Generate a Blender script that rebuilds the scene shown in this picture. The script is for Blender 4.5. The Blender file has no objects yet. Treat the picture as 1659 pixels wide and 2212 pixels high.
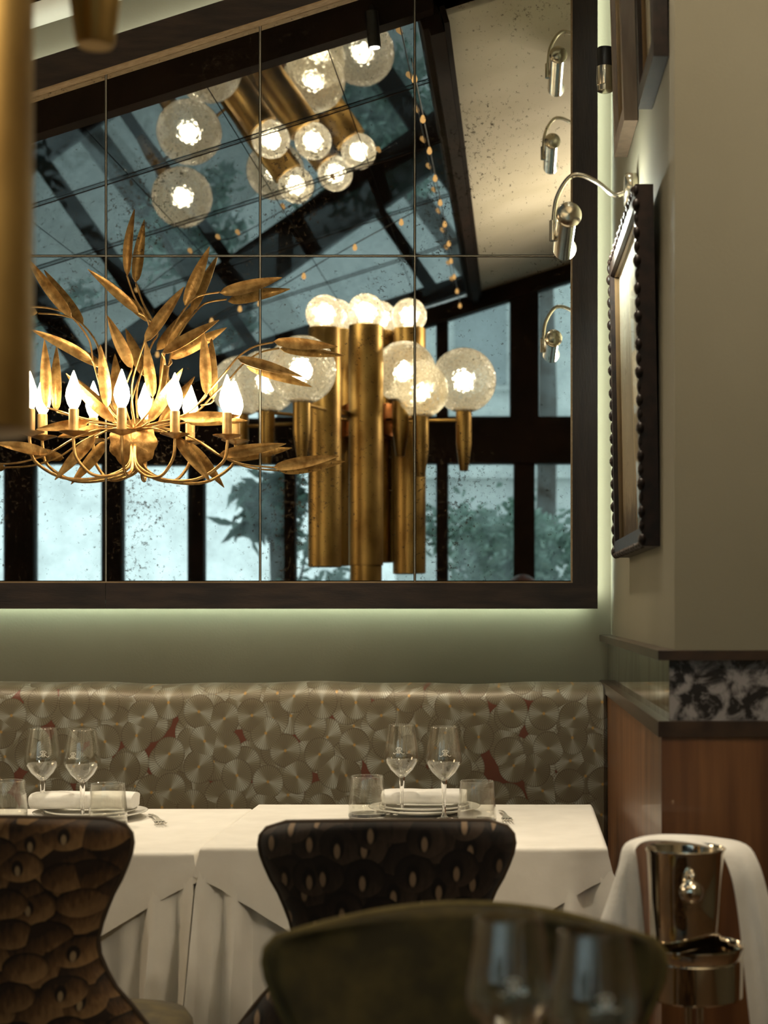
import bpy, math, random
from mathutils import Vector, Matrix
R = random.Random(7)
PI = math.pi
SC = bpy.context.scene
COL = SC.collection

# ---------------------------------------------------------------- camera
F, VX, VY, D, EYE = 3500.0, 1125.0, 1312.0, 4.2, 1.21   # focal length (px), vanishing point (px), distance to mirror, eye height
cam = bpy.data.cameras.new('camera'); cam_o = bpy.data.objects.new('camera', cam); COL.objects.link(cam_o)
cam_o.location = (0, -D, EYE); cam_o.rotation_euler = (PI/2, 0, 0)
cam.sensor_fit = 'HORIZONTAL'; cam.sensor_width = 36.0; cam.lens = F/1659*36
cam.shift_x = (829.5-VX)/1659; cam.shift_y = (VY-1106)/1659
cam.clip_start = 0.05; cam.clip_end = 200
cam.dof.use_dof = True; cam.dof.focus_distance = 3.95; cam.dof.aperture_fstop = 6.0
SC.camera = cam_o
# ---------------------------------------------------------------- world: flat overcast daylight
w = bpy.data.worlds.new('overcast_sky'); SC.world = w; w.use_nodes = True
bg = w.node_tree.nodes['Background']; bg.inputs[0].default_value = (0.70, 0.81, 0.82, 1); bg.inputs[1].default_value = 1.0
# ---------------------------------------------------------------- exposure
SC.view_settings.view_transform = 'Standard'; SC.view_settings.look = 'None'
SC.view_settings.exposure = 0.9; SC.view_settings.gamma = 1.0
SC.view_settings.use_curve_mapping = False
WARM = (1.0, 0.74, 0.45); NEUT = (1.0, 0.85, 0.63); LEDG = (0.80, 1.0, 0.80)
def lamp(name, kind, loc, energy, color, target=None, **kw):
    l = bpy.data.lights.new(name, kind); l.energy = energy; l.color = color
    for k, v in kw.items(): setattr(l, k, v)
    o = bpy.data.objects.new(name, l); COL.objects.link(o); o.location = loc
    if target is not None:
        o.rotation_euler = (Vector(target)-Vector(loc)).to_track_quat('-Z', 'Y').to_euler()
    return o
# unseen area lights without fixtures, outside the frame: one right, one left
lamp('unseen_panel_light', 'AREA', (1.15, -3.1, 3.05), 5, NEUT, (1.0, -2.6, 0), size=0.7)
lamp('unseen_panel_light', 'AREA', (-2.75, -1.5, 2.0), 6, WARM, (-1.6, -1.5, 0), size=0.5)  # added fill low under the glass roof, no panel there
lamp('ceiling_fill_light', 'AREA', (0.95, -3.1, 2.45), 17, NEUT, (0.2, -2.4, 3.1), size=0.3)  # added fill with no fixture, brightens the plaster ceiling
lamp('side_wall_fill_spot', 'SPOT', (0.180, -1.44, 2.86), 40, NEUT, (0.262, -1.38, 1.80), spot_size=math.radians(50), spot_blend=0.9, shadow_soft_size=0.015)  # added spot with no fixture, brightens the side wall strip

# ---------------------------------------------------------------- pixel helpers (measuring only)
def P(px, py, z): return Vector(((px-VX)/F*z, z-D, EYE+(VY-py)/F*z))
def RP(px, py, z):                      # a point seen in the mirror at unfolded depth z
    v = P(px, py, z); v.y = -v.y; return v
RA, RB, RC_ = 2.99, 0.315, 0.008        # glass roof plane  Z = RA + RB*X + RC_*d
def roofz(x, d): return RA+RB*x+RC_*d
def ROOF(px, py):
    u, up = (px-VX)/F, (VY-py)/F
    z = (RA-EYE-RC_*D)/(up-RB*u-RC_)
    return RP(px, py, z)

# ---------------------------------------------------------------- material helpers
def newmat(name):
    m = bpy.data.materials.new(name); m.use_nodes = True
    n = m.node_tree.nodes; n.clear(); return m, n, m.node_tree.links
def node(n, t, **kw):
    x = n.new(t)
    for k, v in kw.items():
        if k.startswith('i_'):
            key = k[2:]; key = int(key) if key.isdigit() else key.replace('_', ' ')
            x.inputs[key].default_value = v
        else: setattr(x, k, v)
    return x
def c4(c): return (c[0], c[1], c[2], 1)
def ramp(n, stops, interp='LINEAR'):
    r = n.new('ShaderNodeValToRGB'); e = r.color_ramp.elements; r.color_ramp.interpolation = interp
    while len(e) < len(stops): e.new(0.5)
    for k, (p, c) in enumerate(stops): e[k].position = p; e[k].color = c4(c) if len(c) == 3 else c
    return r
def M(name, col, rough=0.5, metal=0.0, col2=None, scale=8.0, stretch=(1, 1, 1), bump=0.0, bscale=None, detail=5, lo=0.35, hi=0.65, spec=0.5, coat=0.0, sheen=0.0):
    m, n, l = newmat(name)
    o = node(n, 'ShaderNodeOutputMaterial'); b = node(n, 'ShaderNodeBsdfPrincipled')
    b.inputs['Base Color'].default_value = c4(col); b.inputs['Roughness'].default_value = rough
    b.inputs['Metallic'].default_value = metal; b.inputs['Specular IOR Level'].default_value = spec
    b.inputs['Coat Weight'].default_value = coat; b.inputs['Sheen Weight'].default_value = sheen
    l.new(b.outputs[0], o.inputs[0])
    tc = node(n, 'ShaderNodeTexCoord'); mp = node(n, 'ShaderNodeMapping'); mp.inputs['Scale'].default_value = stretch
    l.new(tc.outputs['Object'], mp.inputs[0])
    nz = node(n, 'ShaderNodeTexNoise', i_Scale=scale, i_Detail=detail); l.new(mp.outputs[0], nz.inputs['Vector'])
    c2 = col2 if col2 else tuple(x*0.86 for x in col)
    rp = ramp(n, [(lo, col), (hi, c2)]); l.new(nz.outputs[0], rp.inputs[0]); l.new(rp.outputs[0], b.inputs['Base Color'])
    if bump:
        n2 = node(n, 'ShaderNodeTexNoise', i_Scale=bscale or scale*6, i_Detail=4); l.new(mp.outputs[0], n2.inputs['Vector'])
        bp = node(n, 'ShaderNodeBump', i_Strength=bump, i_Distance=0.002); l.new(n2.outputs[0], bp.inputs['Height']); l.new(bp.outputs[0], b.inputs['Normal'])
    return m
def emis(name, col, s):
    m, n, l = newmat(name); o = node(n, 'ShaderNodeOutputMaterial'); e = node(n, 'ShaderNodeEmission')
    e.inputs[0].default_value = c4(col); e.inputs[1].default_value = s; l.new(e.outputs[0], o.inputs[0]); return m

m_wall = M('olive_wall_paint', (0.195, 0.177, 0.122), 0.7, col2=(0.178, 0.160, 0.108), scale=3, bump=0.15, bscale=160)
m_plaster = M('beige_plaster', (0.62, 0.57, 0.46), 0.8, col2=(0.52, 0.47, 0.36), scale=2.5, bump=0.1, bscale=90)
m_dwood = M('dark_stained_oak', (0.036, 0.021, 0.014), 0.45, col2=(0.014, 0.008, 0.006), scale=9, stretch=(1, 6, 6), bump=0.25, bscale=60)
m_dwoodv = M('dark_stained_oak_upright', (0.036, 0.021, 0.014), 0.45, col2=(0.016, 0.009, 0.006), scale=9, stretch=(6, 6, 0.7), bump=0.25, bscale=50)
m_tanbead = M('lit_tan_bead', (0.42, 0.30, 0.17), 0.5, col2=(0.30, 0.20, 0.10), scale=30, stretch=(1, 4, 4))  # tan holds the candlelight on the top rail's underside
m_roofwood = M('black_brown_roof_timber', (0.020, 0.011, 0.007), 0.85, col2=(0.010, 0.006, 0.004), scale=5, spec=0.12)
m_walnut = M('walnut_veneer', (0.20, 0.085, 0.030), 0.42, col2=(0.10, 0.037, 0.013), scale=7, stretch=(5, 5, 0.35), detail=8, coat=0.15)
m_ledge = M('ledge_dark_wood', (0.050, 0.028, 0.017), 0.28, col2=(0.022, 0.012, 0.008), scale=8, stretch=(3, 1, 3))
m_floor = M('oak_floor', (0.16, 0.09, 0.045), 0.4, col2=(0.09, 0.05, 0.025), scale=6, stretch=(1, 6, 1))
m_brass = M('aged_brass_tube', (0.43, 0.275, 0.09), 0.42, 1.0, col2=(0.19, 0.105, 0.03), scale=10, stretch=(1, 1, 0.6), detail=9, lo=0.42, hi=0.72)
m_copper = M('copper_drum', (0.55, 0.24, 0.10), 0.3, 1.0, col2=(0.35, 0.13, 0.05), scale=10)
m_gold = M('gilded_iron', (0.62, 0.37, 0.13), 0.42, 0.9, col2=(0.28, 0.145, 0.042), scale=45, detail=8, bump=0.5, bscale=120)
m_goldr = M('gilded_rod', (0.60, 0.38, 0.15), 0.35, 0.9, col2=(0.38, 0.21, 0.07), scale=60)
m_candle = M('gilt_candle_sleeve', (0.66, 0.43, 0.18), 0.5, 0.6, col2=(0.45, 0.27, 0.1), scale=40)
m_nickel = M('satin_nickel', (0.74, 0.68, 0.55), 0.22, 1.0, col2=(0.66, 0.58, 0.44), scale=14)
m_chrome = M('polished_silver', (0.82, 0.76, 0.66), 0.07, 1.0, col2=(0.78, 0.71, 0.60), scale=10)
m_steel = M('cutlery_steel', (0.80, 0.77, 0.70), 0.42, 1.0, scale=20)
m_black = M('matt_black_metal', (0.016, 0.013, 0.012), 0.4, 0.3, scale=20)
m_cloth = M('white_linen', (0.80, 0.77, 0.71), 0.85, col2=(0.74, 0.71, 0.65), scale=14, bump=0.35, bscale=45, sheen=0.15)
m_napkin = M('white_napkin_cotton', (0.82, 0.80, 0.76), 0.85, col2=(0.77, 0.75, 0.71), scale=30, bump=0.4, bscale=160, sheen=0.15)
m_plate = M('white_porcelain', (0.80, 0.78, 0.72), 0.15, col2=(0.76, 0.74, 0.68), scale=10)
m_olive = M('olive_velvet', (0.088, 0.062, 0.013), 0.85, col2=(0.036, 0.025, 0.005), scale=22, detail=7, bump=0.3, bscale=200, sheen=0.10)
m_pipe = M('olive_piping', (0.17, 0.125, 0.035), 0.7, col2=(0.12, 0.085, 0.022), scale=60)
m_pipe2 = M('brown_piping', (0.05, 0.03, 0.014), 0.8, scale=60)
m_leg = M('ebonised_leg', (0.02, 0.014, 0.01), 0.35, scale=12)
m_pic_frame = M('black_brown_carved_frame', (0.022, 0.011, 0.007), 0.45, col2=(0.008, 0.004, 0.003), scale=40, spec=0.3)
m_pic_frame2 = M('grey_brown_frame', (0.17, 0.115, 0.075), 0.4, col2=(0.11, 0.07, 0.045), scale=12, stretch=(3, 3, 0.6))
m_gilt = M('gilt_slip', (0.16, 0.10, 0.045), 0.4, 0.6, scale=30)
m_mat = M('cream_mount', (0.62, 0.55, 0.42), 0.8, col2=(0.55, 0.47, 0.34), scale=10)
m_joint = M('pale_joint_strip', (0.50, 0.46, 0.38), 0.35, 0.5, scale=30)
m_bark = M('bark', (0.06, 0.045, 0.035), 0.9, scale=14)
m_leaf = M('laurel_leaf', (0.055, 0.13, 0.085), 0.5, col2=(0.02, 0.06, 0.045), scale=3)
m_leafp = M('pale_leaf', (0.42, 0.58, 0.50), 0.5, col2=(0.14, 0.26, 0.20), scale=2.5)
m_render = M('pale_render_facade', (0.78, 0.80, 0.79), 0.9, col2=(0.70, 0.73, 0.73), scale=3)
m_shutter = M('grey_shutter', (0.42, 0.46, 0.48), 0.7, scale=5)
m_ground = M('gravel_ground', (0.30, 0.31, 0.29), 0.9, scale=8)
m_bulb = emis('candle_bulb_glow', (1.0, 0.82, 0.55), 38)
m_globebulb = emis('globe_bulb_glow', (1.0, 0.86, 0.62), 11)
m_string = emis('string_bulb_glow', (1.0, 0.55, 0.18), 0.5)
m_spotface = emis('spot_lens_glow', (1.0, 0.92, 0.78), 6)
m_led = emis('led_strip_glow', LEDG, 19.0)
m_picbulb = emis('picture_lamp_tube_glow', (0.93, 1.0, 0.90), 90)
m_picbulb2 = emis('dimmed_picture_lamp_tube_glow', (0.93, 1.0, 0.90), 22)

def clear_glass(name, tint=(1, 1, 1), rough=0.0, dirt=None, dirtcol=(0.2, 0.22, 0.22), boost=0.6, base=0.04, power=3.5):
    m, n, l = newmat(name); o = node(n, 'ShaderNodeOutputMaterial')
    t = node(n, 'ShaderNodeBsdfTransparent'); t.inputs[0].default_value = c4(tint)
    g = node(n, 'ShaderNodeBsdfGlossy'); g.inputs['Roughness'].default_value = rough; g.inputs[0].default_value = (1, 1, 1, 1)
    f = node(n, 'ShaderNodeLayerWeight', i_Blend=0.5); mx = node(n, 'ShaderNodeMixShader')
    pw = node(n, 'ShaderNodeMath', operation='POWER'); pw.inputs[1].default_value = power; l.new(f.outputs['Facing'], pw.inputs[0])
    mu = node(n, 'ShaderNodeMath', operation='MULTIPLY_ADD', use_clamp=True); mu.inputs[1].default_value = boost; mu.inputs[2].default_value = base
    l.new(pw.outputs[0], mu.inputs[0]); l.new(mu.outputs[0], mx.inputs[0]); l.new(t.outputs[0], mx.inputs[1]); l.new(g.outputs[0], mx.inputs[2])
    last = mx
    if dirt:
        tc = node(n, 'ShaderNodeTexCoord'); nz = node(n, 'ShaderNodeTexNoise', i_Scale=dirt[0], i_Detail=8, i_Roughness=0.65); l.new(tc.outputs['Object'], nz.inputs['Vector'])
        rp = ramp(n, [(dirt[1], (0, 0, 0)), (dirt[2], (dirt[3],)*3)]); l.new(nz.outputs[0], rp.inputs[0])
        d = node(n, 'ShaderNodeBsdfTranslucent'); d.inputs[0].default_value = c4(dirtcol)
        m2 = node(n, 'ShaderNodeMixShader'); l.new(rp.outputs[0], m2.inputs[0]); l.new(t.outputs[0], m2.inputs[1]); l.new(d.outputs[0], m2.inputs[2])
        l.new(m2.outputs[0], mx.inputs[1])
    l.new(last.outputs[0], o.inputs[0]); return m
m_thin = clear_glass('wine_glass_crystal', (0.97, 0.97, 0.95), boost=0.75, base=0.06, power=2.4)
m_window = clear_glass('window_glass', (0.90, 0.97, 0.98), dirt=(4.0, 0.35, 0.75, 0.35), dirtcol=(0.5, 0.58, 0.6), boost=0.15, base=0.0)
m_roofglass = clear_glass('grimy_roof_glass', (0.30, 0.335, 0.34), dirt=(2.2, 0.36, 0.72, 0.6), dirtcol=(0.07, 0.07, 0.07), boost=0.85, base=0.05, power=2.0)
m_picglass = clear_glass('picture_glass', (0.97, 0.97, 0.96), boost=0.35, base=0.03)
def solid_glass():
    m, n, l = newmat('solid_glass'); o = node(n, 'ShaderNodeOutputMaterial'); g = node(n, 'ShaderNodeBsdfGlass', i_IOR=1.48, i_Roughness=0.0)
    l.new(g.outputs[0], o.inputs[0]); return m
m_solid = solid_glass()
m_etch = M('white_etching', (0.85, 0.82, 0.72), 0.6, scale=20)

def crackle():
    m, n, l = newmat('crackled_globe_glass'); o = node(n, 'ShaderNodeOutputMaterial'); tc = node(n, 'ShaderNodeTexCoord')
    v = node(n, 'ShaderNodeTexVoronoi', i_Scale=52.0); l.new(tc.outputs['Object'], v.inputs['Vector'])
    v2 = node(n, 'ShaderNodeTexVoronoi', feature='DISTANCE_TO_EDGE', i_Scale=52.0); l.new(tc.outputs['Object'], v2.inputs['Vector'])
    bp = node(n, 'ShaderNodeBump', i_Strength=1.0, i_Distance=0.008); l.new(v.outputs['Distance'], bp.inputs['Height'])
    rf = node(n, 'ShaderNodeBsdfRefraction', i_Roughness=0.2, i_IOR=1.2); rf.inputs[0].default_value = (0.93, 0.92, 0.86, 1); l.new(bp.outputs[0], rf.inputs['Normal'])
    tr = node(n, 'ShaderNodeBsdfTranslucent'); tr.inputs[0].default_value = (0.80, 0.74, 0.60, 1)
    rc = ramp(n, [(0.0, (0.24, 0.21, 0.16)), (0.16, (0.82, 0.77, 0.64))]); l.new(v2.outputs['Distance'], rc.inputs[0]); l.new(rc.outputs[0], tr.inputs[0])
    rp = ramp(n, [(0.0, (0.80,)*3), (0.16, (0.22,)*3)]); l.new(v2.outputs['Distance'], rp.inputs[0])
    mx = node(n, 'ShaderNodeMixShader'); l.new(rp.outputs[0], mx.inputs[0]); l.new(rf.outputs[0], mx.inputs[1]); l.new(tr.outputs[0], mx.inputs[2])
    gl = node(n, 'ShaderNodeBsdfGlossy', i_Roughness=0.15); l.new(bp.outputs[0], gl.inputs['Normal']); fr = node(n, 'ShaderNodeFresnel', i_IOR=1.3)
    m2 = node(n, 'ShaderNodeMixShader'); l.new(fr.outputs[0], m2.inputs[0]); l.new(mx.outputs[0], m2.inputs[1]); l.new(gl.outputs[0], m2.inputs[2])
    l.new(m2.outputs[0], o.inputs[0]); return m
m_globe = crackle()

def antique_mirror():
    m, n, l = newmat('antique_mirror'); o = node(n, 'ShaderNodeOutputMaterial'); tc = node(n, 'ShaderNodeTexCoord')
    g = node(n, 'ShaderNodeBsdfGlossy', i_Roughness=0.012); g.inputs[0].default_value = (0.80, 0.81, 0.78, 1)
    d = node(n, 'ShaderNodeBsdfDiffuse'); d.inputs[0].default_value = (0.06, 0.045, 0.03, 1)
    n1 = node(n, 'ShaderNodeTexNoise', i_Scale=95.0, i_Detail=6, i_Roughness=0.7); l.new(tc.outputs['Object'], n1.inputs['Vector'])
    n2 = node(n, 'ShaderNodeTexNoise', i_Scale=3.2, i_Detail=3); l.new(tc.outputs['Object'], n2.inputs['Vector'])
    mu = node(n, 'ShaderNodeMath', operation='MULTIPLY_ADD'); mu.inputs[1].default_value = 0.42; l.new(n2.outputs[0], mu.inputs[0]); l.new(n1.outputs[0], mu.inputs[2])
    rp = ramp(n, [(0.80, (0, 0, 0)), (0.93, (0.85,)*3)]); l.new(mu.outputs[0], rp.inputs[0])
    mx = node(n, 'ShaderNodeMixShader'); l.new(rp.outputs[0], mx.inputs[0]); l.new(g.outputs[0], mx.inputs[1]); l.new(d.outputs[0], mx.inputs[2])
    l.new(mx.outputs[0], o.inputs[0]); return m
m_mirror = antique_mirror()

def math_n(n, l, op, a, b=None, c=None, clamp=False):
    x = n.new('ShaderNodeMath'); x.operation = op; x.use_clamp = clamp
    for k, v in enumerate((a, b, c)):
        if v is None: continue
        if isinstance(v, (int, float)): x.inputs[k].default_value = v
        else: l.new(v, x.inputs[k])
    return x.outputs[0]
def uv2(n, l, ax='XZ', sx=1.0, sz=1.0):
    tc = node(n, 'ShaderNodeTexCoord'); sp = node(n, 'ShaderNodeSeparateXYZ'); l.new(tc.outputs['Object'], sp.inputs[0])
    cb = node(n, 'ShaderNodeCombineXYZ')
    l.new(math_n(n, l, 'MULTIPLY', sp.outputs[ax[0]], sx), cb.inputs[0]); l.new(math_n(n, l, 'MULTIPLY', sp.outputs[ax[1]], sz), cb.inputs[1])
    return cb.outputs[0], tc
def disc_layer(n, l, vec, off, rnd, rad):
    ad = node(n, 'ShaderNodeVectorMath', operation='ADD'); l.new(vec, ad.inputs[0]); ad.inputs[1].default_value = off
    v = node(n, 'ShaderNodeTexVoronoi', voronoi_dimensions='2D', i_Scale=1.0, i_Randomness=rnd); l.new(ad.outputs[0], v.inputs['Vector'])
    sub = node(n, 'ShaderNodeVectorMath', operation='SUBTRACT'); l.new(ad.outputs[0], sub.inputs[0]); l.new(v.outputs['Position'], sub.inputs[1])
    sp = node(n, 'ShaderNodeSeparateXYZ'); l.new(sub.outputs[0], sp.inputs[0]); hs = node(n, 'ShaderNodeSeparateColor'); l.new(v.outputs['Color'], hs.inputs[0])
    mask = math_n(n, l, 'LESS_THAN', v.outputs['Distance'], rad)
    return mask, v.outputs['Distance'], sp.outputs[0], sp.outputs[1], hs.outputs[0], hs.outputs[1]
def mixc(n, l, fac, a, b, mode='MIX'):
    m = node(n, 'ShaderNodeMix', data_type='RGBA', blend_type=mode)
    for k, x in ((0, fac), (6, a), (7, b)):
        if isinstance(x, tuple): m.inputs[k].default_value = c4(x)
        elif isinstance(x, (int, float)): m.inputs[k].default_value = x
        else: l.new(x, m.inputs[k])
    return m.outputs[2]
def rampf(n, l, fac, stops):
    r = ramp(n, stops); l.new(fac, r.inputs[0]); return r.outputs[0]
def parasol_fabric():
    m, n, l = newmat('lily_pad_jacquard'); o = node(n, 'ShaderNodeOutputMaterial'); b = node(n, 'ShaderNodeBsdfPrincipled'); l.new(b.outputs[0], o.inputs[0])
    vec, tc = uv2(n, l, 'XZ', 12.8, 11.6); col = (0.115, 0.028, 0.008)
    for off, rnd, rad in (((3.3, 7.7, 0), .7, .55), ((0.45, 0.5, 0), .7, .52), ((9.1, 2.2, 0), .7, .49)):
        mk, dist, x, y, h1, h2 = disc_layer(n, l, vec, off, rnd, rad)
        ang = math_n(n, l, 'ARCTAN2', y, x)
        ray = math_n(n, l, 'MULTIPLY_ADD', math_n(n, l, 'SINE', math_n(n, l, 'MULTIPLY', ang, 40.0)), .5, .5)
        big = math_n(n, l, 'MULTIPLY_ADD', math_n(n, l, 'SINE', math_n(n, l, 'MULTIPLY_ADD', ang, 2.0, math_n(n, l, 'MULTIPLY', h2, 6.28))), .5, .5)
        big = math_n(n, l, 'POWER', big, 2.2)
        base = rampf(n, l, math_n(n, l, 'ADD', math_n(n, l, 'MULTIPLY', h1, .30), math_n(n, l, 'MULTIPLY', big, .7)), [(0, (.135, .108, .062)), (.45, (.185, .16, .102)), (1, (.36, .36, .30))])
        c_ = mixc(n, l, rampf(n, l, ray, [(.55, (0,)*3), (.95, (.55,)*3)]), base, (.075, .045, .016))
        c_ = mixc(n, l, rampf(n, l, dist, [(.02, (.9,)*3), (.06, (0,)*3)]), c_, (.42, .23, .05))
        c_ = mixc(n, l, rampf(n, l, math_n(n, l, 'DIVIDE', dist, rad), [(.90, (0,)*3), (1, (.5,)*3)]), c_, (.055, .034, .014))
        col = mixc(n, l, mk, col, c_)
    l.new(col, b.inputs['Base Color'])
    b.inputs['Roughness'].default_value = 0.40; b.inputs['Sheen Weight'].default_value = 0.12; b.inputs['Metallic'].default_value = 0.2
    nz = node(n, 'ShaderNodeTexNoise', i_Scale=420.0); l.new(tc.outputs['Object'], nz.inputs['Vector'])
    bp = node(n, 'ShaderNodeBump', i_Strength=0.35, i_Distance=0.001); l.new(nz.outputs[0], bp.inputs['Height']); l.new(bp.outputs[0], b.inputs['Normal'])
    return m
m_banq = parasol_fabric()
def feather_fabric(name, dark, mid, light, tip, sx, sz, tw, tl, pick):
    m, n, l = newmat(name); o = node(n, 'ShaderNodeOutputMaterial'); b = node(n, 'ShaderNodeBsdfPrincipled'); l.new(b.outputs[0], o.inputs[0])
    vec, tc = uv2(n, l, 'XZ', sx, sz); col = tuple(x*.5 for x in dark)
    mp = node(n, 'ShaderNodeMapping'); mp.inputs['Scale'].default_value = (1, 1, .35); l.new(tc.outputs['Object'], mp.inputs[0])
    nz = node(n, 'ShaderNodeTexNoise', i_Scale=150.0, i_Detail=4); l.new(mp.outputs[0], nz.inputs['Vector'])
    for off, rnd, rad in (((3.3, 7.7, 0), .7, .66), ((0.45, 0.5, 0), .7, .58), ((9.1, 2.2, 0), .7, .56), ((5.6, 4.85, 0), .8, .50)):
        mk, dist, x, y, h1, h2 = disc_layer(n, l, vec, off, rnd, rad)
        g = math_n(n, l, 'ADD', math_n(n, l, 'MULTIPLY', y, -.85), math_n(n, l, 'MULTIPLY', x, .55))
        g = math_n(n, l, 'ADD', g, math_n(n, l, 'MULTIPLY_ADD', h1, .45, .16)); g = math_n(n, l, 'ADD', g, math_n(n, l, 'MULTIPLY_ADD', nz.outputs[0], .7, -.35))
        c_ = rampf(n, l, g, [(.08, dark), (.5, mid), (1, light)])
        edge = math_n(n, l, 'DIVIDE', dist, rad)
        ef = math_n(n, l, 'MULTIPLY', rampf(n, l, edge, [(.78, (0,)*3), (.97, (.95,)*3)]), math_n(n, l, 'MULTIPLY_ADD', y, 2.2, .6, True))
        c_ = mixc(n, l, ef, c_, tuple(x*.45 for x in dark))
        def ell(cx, cy, rx, ry):
            a = math_n(n, l, 'DIVIDE', math_n(n, l, 'SUBTRACT', x, cx), rx); c2 = math_n(n, l, 'DIVIDE', math_n(n, l, 'SUBTRACT', y, cy), ry)
            return math_n(n, l, 'ADD', math_n(n, l, 'MULTIPLY', a, a), math_n(n, l, 'MULTIPLY', c2, c2))
        sel = math_n(n, l, 'GREATER_THAN', h2, pick)
        s1 = math_n(n, l, 'MULTIPLY', math_n(n, l, 'SUBTRACT', 1.0, ell(-.05, -.05, tw*2.2, tl*1.5), clamp=True), sel)
        c_ = mixc(n, l, math_n(n, l, 'MULTIPLY', s1, 2.5, clamp=True), c_, tuple(x*.5 for x in dark))
        s2 = math_n(n, l, 'MULTIPLY', math_n(n, l, 'SUBTRACT', 1.0, ell(-.05, -.15, tw, tl), clamp=True), sel)
        c_ = mixc(n, l, math_n(n, l, 'MULTIPLY', s2, 1.8, clamp=True), c_, tip)
        col = mixc(n, l, mk, col, c_)
    l.new(col, b.inputs['Base Color']); b.inputs['Roughness'].default_value = 0.85; b.inputs['Sheen Weight'].default_value = 0.05; b.inputs['Specular IOR Level'].default_value = .25
    return m
m_feath = feather_fabric('brown_feather_velvet', (.016, .008, .004), (.075, .037, .013), (.20, .115, .046), (.20, .14, .075), 15.0, 21.0, .065, .19, .60)
m_feathd = feather_fabric('black_feather_velvet', (.007, .004, .003), (.015, .009, .006), (.040, .026, .017), (.17, .115, .07), 15.5, 16.0, .09, .22, .18)

def mottled(name, a, b_, scale, st=(1, 1, 1), rough=0.12, metal=0.0):
    m, n, l = newmat(name); o = node(n, 'ShaderNodeOutputMaterial'); b = node(n, 'ShaderNodeBsdfPrincipled'); l.new(b.outputs[0], o.inputs[0])
    tc = node(n, 'ShaderNodeTexCoord'); mp = node(n, 'ShaderNodeMapping'); mp.inputs['Scale'].default_value = st; l.new(tc.outputs['Object'], mp.inputs[0])
    nz = node(n, 'ShaderNodeTexNoise', i_Scale=scale, i_Detail=8, i_Roughness=0.62, i_Distortion=0.6); l.new(mp.outputs[0], nz.inputs['Vector'])
    rp = ramp(n, [(0.44, a), (0.56, b_)]); l.new(nz.outputs[0], rp.inputs[0]); l.new(rp.outputs[0], b.inputs['Base Color'])
    b.inputs['Roughness'].default_value = rough; b.inputs['Metallic'].default_value = metal
    return m
m_marble = mottled('dark_mottled_stone', (0.016, 0.013, 0.013), (0.27, 0.25, 0.25), 24, rough=0.25)
m_fox = mottled('foxed_mirror_strip', (0.78, 0.76, 0.70), (0.46, 0.43, 0.36), 7, (2, 2, 0.5), 0.06, 1.0)
def engraving():
    m, n, l = newmat('sepia_print_reflections'); o = node(n, 'ShaderNodeOutputMaterial'); b = node(n, 'ShaderNodeBsdfPrincipled'); l.new(b.outputs[0], o.inputs[0])
    tc = node(n, 'ShaderNodeTexCoord'); sp = node(n, 'ShaderNodeSeparateXYZ'); l.new(tc.outputs['Generated'], sp.inputs[0])
    mp = node(n, 'ShaderNodeMapping'); mp.inputs['Scale'].default_value = (1, 26, 1.6); l.new(tc.outputs['Generated'], mp.inputs[0])
    nz = node(n, 'ShaderNodeTexNoise', i_Scale=2.5, i_Detail=7); l.new(mp.outputs[0], nz.inputs['Vector'])
    a = math_n(n, l, 'ADD', sp.outputs[2], math_n(n, l, 'MULTIPLY_ADD', nz.outputs[0], 0.55, -0.27))
    rp = ramp(n, [(0.09, (0.10, 0.062, 0.03)), (0.12, (0.38, 0.29, 0.18)), (0.45, (0.42, 0.34, 0.22)), (0.60, (0.33, 0.27, 0.18)), (0.80, (0.64, 0.60, 0.48))])  # pale top and dark foot include glass reflections painted into the print
    l.new(a, rp.inputs[0]); l.new(rp.outputs[0], b.inputs['Base Color']); b.inputs['Roughness'].default_value = 0.6
    return m
m_engr = engraving()

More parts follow.
